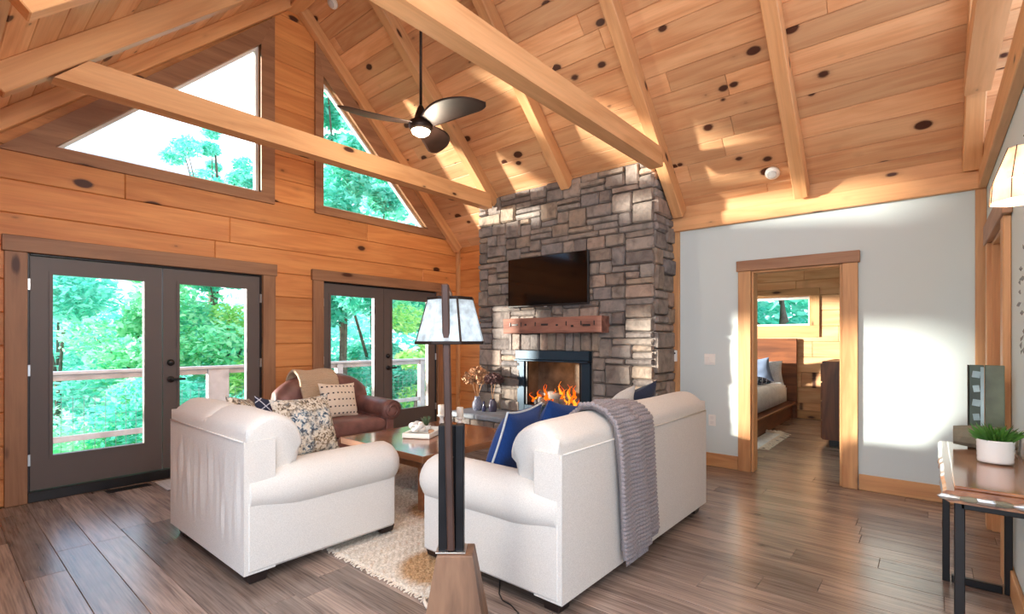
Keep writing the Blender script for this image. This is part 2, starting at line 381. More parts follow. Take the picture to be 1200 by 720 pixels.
def tube_vf(pts, r, seg=8):
    pts = [Vector(p) for p in pts]; V = []; F = []; n = len(pts)
    up = Vector((0, 0, 1)); 
    for i, p in enumerate(pts):
        d = (pts[min(i+1, n-1)]-pts[max(i-1, 0)]).normalized()
        a = d.cross(up)
        if a.length < .05: a = d.cross(Vector((1, 0, 0)))
        a.normalize(); b = d.cross(a); rr = r[i] if isinstance(r, (list, tuple)) else r
        for k in range(seg):
            t = 2*PI*k/seg; V.append(p+a*math.cos(t)*rr+b*math.sin(t)*rr)
    for i in range(n-1):
        for k in range(seg):
            k2 = (k+1) % seg; F.append([i*seg+k, i*seg+k2, (i+1)*seg+k2, (i+1)*seg+k])
    F.append(list(range(seg))[::-1]); F.append([(n-1)*seg+k for k in range(seg)])
    return V, F
def tube(name, pts, r, mat, parent=None, seg=8, loc=(0, 0, 0), smooth=True):
    V, F = tube_vf(pts, r, seg); return mk(name, V, F, mat, parent, loc, None, smooth)
def loft_vf(secs):
    n = len(secs[0]); V = [p for s in secs for p in s]; F = []
    for i in range(len(secs)-1):
        for k in range(n):
            k2 = (k+1) % n; F.append([i*n+k, i*n+k2, (i+1)*n+k2, (i+1)*n+k])
    F.append(list(range(n))[::-1]); F.append([(len(secs)-1)*n+k for k in range(n)])
    return V, F
def copy_tree(o, parent=None):
    c = o.copy(); C.objects.link(c); c.parent = parent
    if parent is not None: c.matrix_local = o.matrix_local
    for ch in [q for q in o.children]: copy_tree(ch, c)
    return c

# ------------------------------------------------------------------ key dimensions of the room (metres)
G = 5.74            # inner face of the gable wall (y)
W = 5.48            # inner face of the white wall (x)
RW = -.34           # inner face of the wall with the console table (y)
RX, RZ = 2.80, 5.427        # ridge
SR, SL = .98, .93           # slopes: fireplace side, far side
XL = .2
ZEL = RZ-SL*(RX-XL)
YB = -2.0
YR = -1.2          # the roof in view ends here
def zr(x): return RZ-SR*(x-RX) if x >= RX else RZ-SL*(RX-x)

# ------------------------------------------------------------------ floor: real planks on a dark subfloor
floor = boxab('floor', (-5, YB, -.08), (9.95, G+.05, -.016), 'shelf_back'); tag(floor, 'brown wide plank wooden floor of the living room', 'floor', kind='structure')
def plank_on(parent, name, a, c, mat, axis, b=.002):
    o = boxab(name, a, c, mat, parent, b, off=parent.location, axis=axis); return o
PW = .183; x = XL-.02
rowi = 0
while x < 9.8:
    x1 = min(x+PW, 9.85)
    y0, y1 = (YB, G) if x < W else ((.3, 4.4) if x > W+.1 else (YB, G))
    y = y0-rnd.uniform(0, 1.2)
    far = x > W+.1
    while y < y1:
        ln = rnd.choice((1.2, 1.52, 1.83, 2.1)) if not far else rnd.choice((1.5, 1.9, 2.2))
        a, c = max(y, y0), min(y+ln, y1)
        if c-a > .02 and not (c < 2.2 and x > W+.05 and a < .3 and False):
            plank_on(floor, 'plank', (x+.0007, a+.0007, -.016), (x1-.0007, c-.0007, 0), 'floorwood', 1)
        y += ln
    x = x1; rowi += 1
wing = boxab('floor', (-5, YB, -.016), (XL-.021, 2.9, 0), 'floorwood', axis=1); tag(wing, 'brown wooden floor of the side wing behind the viewer', 'floor', kind='structure')

# ------------------------------------------------------------------ ceiling: tongue and groove boards on two slopes
def slope(side):
    x0, x1 = (RX, W+.02) if side > 0 else (RX, XL-.05)
    z0, z1 = zr(x0), (zr(x1) if side > 0 else RZ-SL*(RX-x1))
    d = Vector((x1-x0, 0, z1-z0)); L = d.length; d.normalize()
    n = Vector((-d.z, 0, d.x)) if side > 0 else Vector((d.z, 0, -d.x))     # pointing up / outward
    if n.z < 0: n = -n
    back = [Vector((x0, YR, z0)), Vector((x1, YR, z1)), Vector((x1, G+.15, z1)), Vector((x0, G+.15, z0))]
    lo = [p+n*.022 for p in back]; hi = [p+n*.16 for p in back]
    V = lo+hi; F = [[0, 1, 2, 3], [7, 6, 5, 4]]+[[i, (i+1) % 4, 4+(i+1) % 4, 4+i] for i in range(4)]
    c = mk('ceiling', V, F, 'pine_ceiling'); fixn(c)
    tag(c, 'knotty pine boarded ceiling slope above the fireplace' if side > 0 else 'knotty pine boarded ceiling slope opposite the fireplace', 'ceiling', kind='structure')
    bw = .19; s = 0
    while s < L:
        s1 = min(s+bw, L); y = YR-rnd.uniform(0, 2)
        while y < G:
            ln = rnd.choice((3.6, 4.2, 4.8, 5.4)); a, e = max(y, YR), min(y+ln, G+.1)
            if e-a > .05:
                p = Vector((x0, 0, z0))+d*((s+s1)/2)+n*.011
                p0 = Vector((p.x, a+.001, p.z)); p1 = Vector((p.x, e-.001, p.z))
                bar('board', p0, p1, s1-s-.002, .022, 'pine_ceiling', c, zd=n, b=.0055)
            y += ln
        s = s1
    return c
slope(1); slope(-1)

# ridge beam, rafters and collar ties
rb = bar('ridge_beam', (RX, YR, 5.30), (RX, G, 5.30), .15, .20, 'beam'); tag(rb, 'long pine ridge beam at the peak of the ceiling', 'beam')
RY = [-.25, .94, 2.13, 3.32, 4.51]
RD, RWD = .16, .115
def rafter(y, side, dep=RD, wid=RWD, lab=None, grp=None, xend=None):
    s = SR if side > 0 else SL; xe = xend if xend else ((W-.01) if side > 0 else XL+.02)
    u = Vector((1, 0, -s)) if side > 0 else Vector((-1, 0, -s)); u.normalize()
    n = Vector((s, 0, 1)) if side > 0 else Vector((-s, 0, 1)); n.normalize()
    p0 = Vector((RX, y, RZ))+u*.10-n*(dep/2); p1 = Vector((xe, y, RZ-s*abs(xe-RX)))-n*(dep/2)
    o = bar('rafter', p0, p1, wid, dep, 'beam', zd=n)
    return tag(o, lab, 'beam', grp)
where = {-.25: 'beside the wall with the console table', .94: 'above the bedroom doorway', 2.13: 'meeting the near side of the stone chimney', 3.32: 'landing on the middle of the stone chimney', 4.51: 'landing on the far side of the stone chimney'}
whereL = {-.25: 'meeting the collar tie beside the console table wall', .94: 'between the two collar ties farthest from the gable', 2.13: 'meeting the collar tie in front of the ceiling fan', 3.32: 'without a collar tie, beside the ceiling fan rod', 4.51: 'meeting the collar tie nearest the gable windows'}
for y in RY:
    rafter(y, 1, lab='pine rafter '+where[y], xend=(5.02 if y > 2.5 else None))
    rafter(y, -1, lab='pine rafter opposite the fireplace '+whereL[y])
rafter(G-.06, 1, .13, .10, 'pine rafter against the gable wall above the second triangular window')
rafter(G-.06, -1, .13, .10, 'pine rafter against the gable wall above the first triangular window')
for y, xa, xb, l in ((4.51, .66, 4.86, 'pine collar tie beam nearest the gable windows'), (2.13, .62, 4.80, 'pine collar tie beam in front of the ceiling fan'), (-.25, .62, 4.80, 'pine collar tie beam beside the wall with the console table')):
    poly = [(xa-.10, 3.10), (xb, 3.10), (xb-.04, 3.285), (xa+.08, 3.285)]
    V, F = prism_vf(poly, -.07, .07, lambda a, b, t: (a-2.75, t, b-3.19)); o = mk('collar_tie', V, F, 'beam', loc=(2.75, y, 3.19)); fixn(o); tag(o, l, 'beam')

# ------------------------------------------------------------------ gable wall
D1 = (.556, 2.452); D2 = (3.178, 5.03); DZ = 2.08
gw = empty('wall_gable', (2.8, G, 0), label='knotty pine plank gable wall with french doors and triangular windows', cat='wall', kind='structure')
toG = lambda a, b, t: (a-2.8, t, b)
WL = [(.50, 2.93), (2.58, 2.93), (2.58, 5.04)]; WRt = [(3.07, 2.93), (5.20, 2.93), (3.07, 5.04)]     # outer casing triangles
WL = [(.38, 2.90), (2.58, 2.90), (2.58, 5.03)]; WRt = [(3.07, 2.90), (5.23, 2.90), (3.07, 5.03)]
bk = []
def rect(x0, x1, z0, z1): bk.append(prism_vf([(x0, z0), (x1, z0), (x1, z1), (x0, z1)], .03, .2, toG))
rect(-.3, D1[0], -.1, 2.93); rect(D1[1], D2[0], -.1, 2.93); rect(D2[1], W+.2, -.1, 2.93)
rect(D1[0], D1[1], DZ, 2.93); rect(D2[0], D2[1], DZ, 2.93); rect(2.50, 3.15, 2.93, 5.2)
bk.append(prism_vf([(-.3, 2.93), (.62, 2.93), (2.5, 4.78), (2.5, 5.25), (2.8, 5.6), (-.3, 2.6)], .03, .2, toG))
bk.append(prism_vf([(W+.2, 2.93), (W+.2, 2.7), (2.8, 5.6), (3.15, 5.2), (3.15, 4.78), (5.0, 2.93)], .03, .2, toG))
V, F = join(bk); wb = mk('wall_core', V, F, 'pine_wall', gw); fixn(wb)
def gplank(x0, x1, z0, z1):
    if x1-x0 < .02 or z1-z0 < .01: return
    boxab('plank', (x0+.001, G-.0, z0+.0015), (x1-.001, G+.03, z1-.0015), 'pine_wall', gw, .008, off=gw.location, axis=0)
PH = .272; z = -.05; r = 0
while z < 5.3:
    z1 = z+PH; zc = (z+z1)/2
    if z1 <= 2.95:
        segs = [(.15, W-.0)]
        if z < DZ:
            segs = [(.15, D1[0]), (D1[1], D2[0]), (D2[1], W)]
    else: segs = [(2.58-.02, 3.07+.02)]
    for (a, b) in segs:
        cuts = [a]; q = a+rnd.uniform(.9, 2.6)
        while q < b-.5: cuts.append(q); q += rnd.uniform(1.8, 3.2)
        cuts.append(b)
        top = min(z1, DZ) if (z < DZ < z1 and False) else z1
        for i in range(len(cuts)-1): gplank(cuts[i], cuts[i+1], max(z, 0), top)
    z = z1; r += 1
# short plank ends between the sloping casings and the rafters
for side in (-1, 1):
    for k in range(7):
        z0 = 2.95+k*.29; z1 = z0+.288
        if side < 0: a0, a1 = (RX-(RZ-z0)/SL-.02, RX-(RZ-z1)/SL-.02); e0, e1 = a0+.42, a1+.42
        else: a0, a1 = (RX+(RZ-z0)/SR+.02, RX+(RZ-z1)/SR+.02); e0, e1 = a0-.36, a1-.36
        V, F = prism_vf([(a0, z0), (e0, z0), (e1, z1), (a1, z1)], .004, .03, toG); fixn(mk('plank', V, F, 'pine_wall', gw))

def clip_tri_frame(name, outer, inner, t0, t1, mat, parent):
    n = len(outer)
    for i in range(n):
        j = (i+1) % n
        V, F = prism_vf([outer[i], outer[j], inner[j], inner[i]], t0, t1, toGl)
        fixn(mk(name, V, F, mat, parent))
for wi, (outer, glass, org, lab) in enumerate(((WL, [(.79, 3.035), (2.40, 3.035), (2.40, 4.60)], 1.5, 'first triangular gable window above the double doors with brown casing'), (WRt, [(3.205, 3.03), (4.77, 3.03), (3.205, 4.54)], 4.1, 'second triangular gable window behind the ceiling fan with brown casing'))):
    toGl = lambda a, b, t, o=org: (a-o, t, b-2.9)
    wr = empty('window_%d' % (wi+1), (org, G, 2.9), label=lab, cat='window', kind='structure')
    mid = []
    cx_, cz_ = sum(p[0] for p in glass)/3, sum(p[1] for p in glass)/3
    grow = lambda k: [(cx_+(p[0]-cx_)*k, cz_+(p[1]-cz_)*k) for p in glass]
    clip_tri_frame('casing', outer, grow(1.06), -.035, .02, 'casing', wr)
    clip_tri_frame('sash', grow(1.10), grow(1.0), .05, .10, 'white', wr)
    clip_tri_frame('jamb', grow(1.12), grow(1.06), -.01, .13, 'casing_light', wr)
    V, F = prism_vf(grow(1.04), .070, .076, toGl); fixn(mk('pane', V, F, 'glass', wr))

def french(n, D, seam, casL, casR, glasses, lab):
    e = empty('door_%d' % n, ((D[0]+D[1])/2, G, 0), label=lab, cat='door', kind='structure'); o = e.location
    B = lambda nm, a, c, mt, p=e, b=.004, axis=0: boxab(nm, a, c, mt, p, b, off=o, axis=axis)
    B('head_casing', (casL-.015, G-.045, DZ), (casR+.015, G-.001, 2.212), 'casing', axis=0)
    B('side_casing', (casL, G-.035, 0), (D[0], G-.001, DZ), 'casing', axis=2); B('side_casing', (D[1], G-.035, 0), (casR, G-.001, DZ), 'casing', axis=2)
    B('jamb', (D[0]-.001, G+.0, .02), (D[0]+.018, G+.14, DZ), 'black'); B('jamb', (D[1]-.018, G+.0, .02), (D[1]+.001, G+.14, DZ), 'black'); B('jamb', (D[0]+.02, G, DZ-.018), (D[1]-.02, G+.14, DZ+.001), 'black')
    B('threshold', (D[0], G-.03, 0), (D[1], G+.16, .085), 'black')
    for k, (x0, x1, gx0, gx1) in enumerate(((D[0]+.018, seam-.004, glasses[0], glasses[1]), (seam+.004, D[1]-.018, glasses[2], glasses[3]))):
        z0, z1, gz0, gz1 = .09, DZ-.02, .355, 1.93; y0, y1 = G+.02, G+.065
        P = [prism_vf([(a, b), (c, b), (c, d), (a, d)], y0, y1, lambda p, q, t: (p-o.x, t-o.y, q)) for a, b, c, d in ((x0, z0, gx0, z1), (gx1, z0, x1, z1), (gx0, z0, gx1, gz0), (gx0, gz1, gx1, z1))]
        V, F = join(P); lf = fixn(mk('door_leaf', V, F, 'doorgrey', e))
        # glazing bead
        P = [prism_vf([(a, b), (c, b), (c, d), (a, d)], y0-.008, y1+.008, lambda p, q, t: (p-o.x, t-o.y, q)) for a, b, c, d in ((gx0-.012, gz0-.012, gx0+.012, gz1+.012), (gx1-.012, gz0-.012, gx1+.012, gz1+.012), (gx0+.012, gz0-.012, gx1-.012, gz0+.012), (gx0+.012, gz1-.012, gx1-.012, gz1+.012))]
        V, F = join(P); fixn(mk('glazing_bead', V, F, 'doorgrey', lf))
        V, F = prism_vf([(gx0+.01, gz0+.01), (gx1-.01, gz0+.01), (gx1-.01, gz1-.01), (gx0+.01, gz1-.01)], (y0+y1)/2-.003, (y0+y1)/2+.003, lambda p, q, t: (p-o.x, t-o.y, q)); fixn(mk('pane', V, F, 'glass', lf))
        hx = x0+.012 if k == 0 else x1-.012
        for hz in (.35, 1.1, 1.82):
            cbox('hinge', (.022, .02, .10), 'steel', lf, (hx-o.x+(-.018 if k == 0 else .018), y0-.012-o.y, hz), b=.004)
        if k == 1:
            kx = x0+.065
            lathe('deadbolt', [(.0, 0), (.032, 0), (.032, .012), (.024, .022), (0, .026)], 'black', lf, (kx-o.x, y0-o.y, 1.13), rot=(PI/2, 0, 0))
            V1 = lathe_vf([(.0, 0), (.032, 0), (.032, .01), (.012, .02), (.012, .045), (0, .047)], 16)
            V1 = ([(p[0], -p[2], p[1]) for p in V1[0]], V1[1])
            V2 = cboxm(.13, .018, .022, .005); V2 = ([(p[0]+.05, p[1]-.045, p[2]) for p in V2[0]], V2[1])
            V, F = join([V1, V2]); fixn(mk('lever_handle', V, F, 'black', lf, (kx-o.x, y0-o.y, .965)))
    return e
french(1, D1, 1.512, .42, 2.59, (.705, 1.375, 1.645, 2.305), 'first pair of dark grey french doors behind the white armchair')
french(2, D2, 4.09, 3.04, 5.17, (3.285, 3.945, 4.215, 4.885), 'second pair of dark grey french doors behind the brown leather armchair')

# ------------------------------------------------------------------ eave wall: white plaster, bedroom doorway, pine by the corner
DY = (.627, 1.405); DH = 2.06
ww = []
def wrect(y0, y1, z0, z1): ww.append(prism_vf([(y0, z0), (y1, z0), (y1, z1), (y0, z1)], W, W+.12, lambda a, b, t: (t, a, b)))
wrect(RW-.12, DY[0], -.02, 3.0); wrect(DY[1], 2.3, -.02, 3.0); wrect(DY[0], DY[1], DH, 3.0)
V, F = join(ww); ow_ = fixn(mk('wall_white', V, F, 'wallboard')); tag(ow_, 'white plaster wall around the bedroom doorway', 'wall', kind='structure')
pc = boxab('wall_corner', (W+.02, 2.3, -.02), (W+.14, G+.02, 3.0), 'pine_wall'); tag(pc, 'narrow pine plank wall between stone chimney and gable corner', 'wall', kind='structure')
for k in range(11):
    plank_on(pc, 'plank', (W-.005, 4.70, k*.272), (W+.02, G, (k+1)*.272-.003), 'pine_wall', 1, b=.008)
o = boxab('trim_1', (W-.055, G-.055, 0), (W-.004, G-.001, 2.84), 'casing_light', axis=2); tag(o, 'pine corner strip between gable wall and chimney wall', 'trim', kind='structure')
o = boxab('trim_2', (W-.03, 2.15, 0), (W-.001, 2.235, 2.565), 'casing_light', axis=2); tag(o, 'pine post trim beside the stone chimney', 'trim', kind='structure')
o = boxab('trim_3', (W-.03, RW+.001, 0), (W-.001, RW+.068, 2.565), 'casing_light', axis=2); tag(o, 'pine corner post trim between the two white walls', 'trim', kind='structure')
o = boxab('trim_4', (W-.06, RW+.001, 2.566), (W-.001, 2.235, 2.712), 'beam', axis=1); tag(o, 'lower pine beam along the top of the white wall', 'trim', kind='structure')
o = boxab('trim_5', (W-.035, RW+.001, 2.713), (W-.001, 2.235, 2.86), 'beam', axis=1); tag(o, 'upper pine beam along the top of the white wall', 'trim', kind='structure')
o = boxab('baseboard_right', (W-.022, RW+.07, 0), (W-.001, .50, .14), 'casing_light', axis=1); tag(o, 'pine baseboard beside the bedroom doorway toward the console table', 'baseboard', kind='structure')
o = boxab('baseboard_left', (W-.022, 1.535, 0), (W-.001, 2.148, .14), 'casing_light', axis=1); tag(o, 'pine baseboard between bedroom doorway and stone chimney', 'baseboard', kind='structure')
d3 = empty('door_3', (W, 1.016, 0), label='open bedroom doorway with brown pine casing in white wall', cat='doorway', kind='structure'); o3 = d3.location
B3 = lambda nm, a, c, mt, axis=0, p=d3: boxab(nm, a, c, mt, p, .004, off=o3, axis=axis)
B3('head_casing', (W-.045, .49, DH), (W-.001, 1.545, 2.168), 'casing', 1)
B3('side_casing', (W-.035, .505, 0), (W-.001, DY[0]-.002, DH), 'casing_light', 2); B3('side_casing', (W-.035, DY[1]+.002, 0), (W-.001, 1.53, DH), 'casing_light', 2)
j1 = B3('jamb', (W-.01, DY[0]-.001, 0), (W+.14, DY[0]+.02, DH), 'casing_light', 2); B3('jamb', (W-.01, DY[1]-.02, 0), (W+.14, DY[1]+.001, DH), 'casing_light', 2)
B3('jamb', (W-.01, DY[0]+.021, DH-.02), (W+.14, DY[1]-.021, DH+.001), 'casing_light', 1)
for hz in (.3, 1.08, 1.83): B3('hinge', (W+.03, DY[0]+.018, hz-.05), (W+.07, DY[0]+.026, hz+.05), 'black', 2)

# wall with the console table
rw = []
def rrect(x0, x1, z0, z1): rw.append(prism_vf([(x0, z0), (x1, z0), (x1, z1), (x0, z1)], RW-.12, RW, lambda a, b, t: (a, t, b)))
X4 = (4.0, 4.9)
rrect(1.6, X4[0], -.02, 2.72); rrect(X4[1], W, -.02, 2.72); rrect(X4[0], X4[1], 2.05, 2.72)
V, F = join(rw); o = fixn(mk('wall_right', V, F, 'wallboard')); tag(o, 'white plaster partition wall behind the console table', 'wall', kind='structure')
o = boxab('trim_6', (1.6, RW+.001, 2.566), (W-.062, RW+.05, 2.712), 'beam', axis=0); tag(o, 'lower pine beam on top of the wall with the console table', 'trim', kind='structure')
o = boxab('trim_7', (1.6, RW-.12, 2.722), (W-.062, RW+.03, 2.86), 'beam', axis=0); tag(o, 'upper pine beam on top of the wall with the console table', 'trim', kind='structure')
d4 = empty('door_4', (4.45, RW, 0), label='pine cased doorway in the wall beyond the console table', cat='doorway', kind='structure'); o4 = d4.location
B4 = lambda nm, a, c, mt, axis=0: boxab(nm, a, c, mt, d4, .004, off=o4, axis=axis)
B4('head_casing', (3.80, RW+.001, 2.05), (5.06, RW+.045, 2.19), 'casing', 0)
B4('side_casing', (4.90, RW+.001, 0), (5.03, RW+.035, 2.05), 'casing_light', 2); B4('side_casing', (3.86, RW+.001, 0), (4.0, RW+.035, 2.05), 'casing_light', 2)
B4('jamb', (4.88, RW-.14, 0), (4.901, RW+.01, 2.05), 'casing_light', 2); B4('jamb', (3.999, RW-.14, 0), (4.02, RW+.01, 2.05), 'casing_light', 2); B4('jamb', (4.021, RW-.14, 2.03), (4.879, RW+.01, 2.051), 'casing_light', 0)
B4('door_slab', (4.03, RW-.125, .01), (4.87, RW-.085, 2.025), 'casing_light', 2)
o = boxab('baseboard_console', (1.6, RW+.001, 0), (3.855, RW+.02, .14), 'casing_light', axis=0); tag(o, 'pine baseboard behind the console table', 'baseboard', kind='structure')

# side wing shell (behind and beside the viewer)
o = boxab('wall_left', (XL-.14, 2.9, -.02), (XL, G+.02, ZEL+.05), 'pine_wall', axis=1); tag(o, 'pine side wall beyond the first french doors', 'wall', kind='structure')
o = boxab('wall_sun_block', (-5, 2.9, -.02), (XL-.141, 3.05, 4.0), 'wallboard', axis=0); tag(o, 'unseen white side wing wall added to block the sun', 'wall', kind='structure')  # unseen wall, added and raised to keep sun out of the open side

# ------------------------------------------------------------------ bedroom shell
BX, BY0, BY1, BH = 9.80, .42, 4.40, 2.62
WNY = (1.59, 2.75); WNZ = (1.60, 2.11)
bwall = empty('wall_bedroom_far', (BX, 2.4, 0), label='knotty pine plank wall of the bedroom behind the bed', cat='wall', kind='structure')
P = [prism_vf([(a, b), (c, b), (c, d), (a, d)], .03, .15, lambda p, q, t: (t, p-2.4, q)) for a, b, c, d in ((BY0-.1, -.02, WNY[0], BH+.1), (WNY[1], -.02, BY1+.1, BH+.1), (WNY[0], -.02, WNY[1], WNZ[0]), (WNY[0], WNZ[1], WNY[1], BH+.1))]
V, F = join(P); fixn(mk('wall_core', V, F, 'pine_wall', bwall))
for k in range(10):
    z0, z1 = k*.265, (k+1)*.265-.003
    segs = [(BY0, BY1)]
    if z1 > WNZ[0] and z0 < WNZ[1]: segs = [(BY0, WNY[0]), (WNY[1], BY1)]
    for a, b in segs:
        q = a+rnd.uniform(.5, 1.8); cuts = [a]+([q] if q < b-.3 else [])+[b]
        for i in range(len(cuts)-1): boxab('plank', (BX, cuts[i]+.001, z0), (BX+.03, cuts[i+1]-.001, z1), 'pine_ceiling', bwall, .008, off=bwall.location, axis=1)
boxab('baseboard', (BX-.02, BY0, 0), (BX, BY1, .14), 'casing_light', bwall, off=bwall.location, axis=1)
w3 = empty('window_3', (BX, 2.17, 1.85), label='wide bedroom window with pine casing above the bed', cat='window', kind='structure'); o5 = w3.location
for nm, a, c, ax in (('casing', (BX-.03, WNY[0]-.15, WNZ[1]), (BX-.001, WNY[1]+.15, WNZ[1]+.13), 1), ('casing', (BX-.03, WNY[0]-.15, WNZ[0]-.20), (BX-.001, WNY[1]+.15, WNZ[0]), 1), ('casing', (BX-.03, WNY[0]-.15, WNZ[0]), (BX-.001, WNY[0], WNZ[1]), 2), ('casing', (BX-.03, WNY[1], WNZ[0]), (BX-.001, WNY[1]+.15, WNZ[1]), 2)):
    boxab(nm, a, c, 'casing_light', w3, off=o5, axis=ax)
for a, c in (((BX+.06, WNY[0], WNZ[1]-.05), (BX+.09, WNY[1], WNZ[1])), ((BX+.06, WNY[0], WNZ[0]), (BX+.09, WNY[1], WNZ[0]+.03)), ((BX+.06, WNY[0], WNZ[0]+.03), (BX+.09, WNY[0]+.03, WNZ[1]-.05))): boxab('sash', a, c, 'white', w3, off=o5)
boxab('pane', (BX+.072, WNY[0]+.02, WNZ[0]+.02), (BX+.078, WNY[1], WNZ[1]-.02), 'glass', w3, off=o5)
o = boxab('wall_bedroom_near', (W+.12, BY0-.12, -.02), (BX+.15, BY0, BH+.1), 'wallboard'); tag(o, 'white side wall of the bedroom behind the dresser', 'wall', kind='structure')
P = [prism_vf([(a, b), (c, b), (c, d), (a, d)], BY1, BY1+.15, lambda p, q, t: (p, t, q)) for a, b, c, d in ((W+.1, -.02, 6.0, BH+.1), (8.6, -.02, BX+.15, BH+.1), (6.0, -.02, 8.6, .5), (6.0, 2.3, 8.6, BH+.1))]
V, F = join(P); o = fixn(mk('wall_bedroom_side', V, F, 'wallboard')); tag(o, 'white bedroom wall with a wide window opening', 'wall', kind='structure')
o = boxab('ceiling', (W+.12, BY0-.12, BH), (BX+.15, BY1+.15, BH+.1), 'wallboard'); tag(o, 'white flat ceiling of the bedroom', 'ceiling', kind='structure')

bl = empty('added_ceiling_light', (7.4, 2.2, BH), label='unseen round ceiling light added to brighten the bedroom', cat='lamp')  # out-of-view lamp added to brighten the bedroom
lathe('mount', [(0, -.02), (.17, -.02), (.17, -.001), (0, -.001)], 'bronze', bl, (0, 0, 0), 24)
M['bedroom_fill'] = emit('bedroom_fill', (255, 236, 208), 16)
lathe('diffuser', [(0, -.09), (.08, -.085), (.14, -.055), (.155, -.021), (0, -.021)], 'bedroom_fill', bl, (0, 0, 0), 24)
# ------------------------------------------------------------------ fireplace
CX, CY0, CY1 = 4.98, 2.235, 4.79
fp = empty('stone_fireplace', (CX, 3.51, 0), label='tall stacked stone chimney and fireplace with raised hearth', cat='fireplace'); of = fp.location
FBY = (3.01, 4.085); FBZ = (.42, 1.225)
P = []
cv = lambda p, q, t: (t-of.x, p-of.y, q)
for a, b, c, d, t0 in ((CY0+.012, 0, FBY[0], 3.40, CX+.012), (FBY[1], 0, CY1-.012, 3.40, CX+.012), (FBY[0], FBZ[1], FBY[1], 3.40, CX+.012), (FBY[0], 0, FBY[1], FBZ[0], CX+.012)):
    # top follows the ceiling slope
    top = lambda t: min(d, zr(t)-.002)
    V = [cv(a, b, t0), cv(c, b, t0), cv(c, top(t0), t0), cv(a, top(t0), t0), cv(a, b, W-.002), cv(c, b, W-.002), cv(c, top(W-.002) if d > 3 else d, W-.002), cv(a, top(W-.002) if d > 3 else d, W-.002)]
    P.append((V, [[0, 1, 2, 3], [7, 6, 5, 4], [0, 4, 5, 1], [1, 5, 6, 2], [2, 6, 7, 3], [3, 7, 4, 0]]))
V, F = join(P); fixn(mk('chimney_core', V, F, 'mortar', fp))
def stone(a0, a1, z0, z1, conv, rr, top=None):
    g = .005; a0 += g; a1 -= g; z0 += g; z1 -= g; nx, ny = 4, 4
    pr = rr.uniform(.0, .03); tilt = rr.uniform(-.3, .3); tilt2 = rr.uniform(-.3, .3)
    V = []; sd = rr.uniform(0, 100)
    jit = [(rr.uniform(-.008, .008), rr.uniform(-.008, .008)) for _ in range(nx*ny)]
    w_, h_ = a1-a0, z1-z0; ins = min(.014, w_*.2, h_*.2)
    us = [0, ins/w_, 1-ins/w_, 1]; vs_ = [0, ins/h_, 1-ins/h_, 1]
    for j in range(ny):
        for i in range(nx):
            u, v = us[i], vs_[j]; edge = i in (0, nx-1) or j in (0, ny-1)
            p = .004+pr*.4 if edge else .012+pr+rr.uniform(-.004, .006)+tilt*.02*(u-.5)+tilt2*.02*(v-.5)
            if (i in (0, nx-1)) and (j in (0, ny-1)):
                uu = u+(ins*.7/w_ if u == 0 else -ins*.7/w_); vv = v+(ins*.7/h_ if v == 0 else -ins*.7/h_)
            else: uu, vv = u, v
            jj = jit[j*nx+i] if not edge else (jit[j*nx+i][0]*.6, jit[j*nx+i][1]*.6)
            V.append((a0+w_*uu+jj[0], z0+h_*vv+jj[1], p))
    ring = [i for i in range(nx)]+[j*nx+nx-1 for j in range(1, ny)]+[(ny-1)*nx+i for i in range(nx-2, -1, -1)]+[j*nx for j in range(ny-2, 0, -1)]
    base = len(V)
    for q in ring: V.append((V[q][0], V[q][1], -.03))
    F = [[j*nx+i, j*nx+i+1, (j+1)*nx+i+1, (j+1)*nx+i] for j in range(ny-1) for i in range(nx-1)]
    m = len(ring); F += [[ring[k], base+k, base+(k+1) % m, ring[(k+1) % m]] for k in range(m)]
    am, zm = (a0+a1)/2, (z0+z1)/2
    if top is not None: V = [(p[0], min(p[1], top(p[2])), p[2]) for p in V]
    c0 = Vector(conv(am, zm, 0))
    return fixn(mk('stone', [Vector(conv(*p))-c0 for p in V], F, 'stone', fp, c0-of))
def ashlar(a0, a1, z0, z1, cu, cz, blocked, conv, seed, top=None):
    rr = random.Random(seed); nu = round((a1-a0)/cu); nv = math.ceil((z1-z0)/cz); cu = (a1-a0)/nu
    occ = [[blocked(a0+(i+.5)*cu, z0+(j+.5)*cz) for i in range(nu)] for j in range(nv)]
    for j in range(nv):
        for i in range(nu):
            if occ[j][i]: continue
            hh = rr.choice((1, 1, 1, 2, 2, 2, 3)); wmax = rr.choice((2, 3, 3, 4, 4)) if hh > 1 else rr.choice((3, 4, 4, 5))
            wv = 0
            while wv < wmax and i+wv < nu and not occ[j][i+wv]: wv += 1
            hv = 1
            while hv < hh and j+hv < nv and all(not occ[j+hv][i+k] for k in range(wv)): hv += 1
            # avoid leaving a single sliver
            if i+wv < nu and not occ[j][i+wv] and (i+wv+1 >= nu or occ[j][i+wv+1]) and wv < 6 and all(not occ[j+q][i+wv] for q in range(hv)): wv += 1
            for q in range(hv):
                for k in range(wv): occ[j+q][i+k] = True
            zz1 = min(z0+(j+hv)*cz, z1)
            if zz1-(z0+j*cz) > .03: stone(a0+i*cu, a0+(i+wv)*cu, z0+j*cz, zz1, conv, rr, top)
front = lambda a, z, p: (CX-p, a, z)
SOL = (1.225, 1.45)
def blkF(a, z): return (FBY[0]-.0 < a < FBY[1] and z < FBZ[1]) or (FBY[0]-.1 < a < FBY[1]+.1 and SOL[0] < z < SOL[1])
ashlar(CY0, CY1, .42, zr(CX)-.01, .082, .073, blkF, front, 5)
rr = random.Random(8); a = FBY[0]-.14
while a < FBY[1]+.12:                      # soldier course above the firebox
    b_ = min(a+rr.uniform(.10, .17), FBY[1]+.15); stone(a, b_, SOL[0]-.01, SOL[1], front, rr); a = b_
side = lambda a, z, p: (a, CY0-p, z)
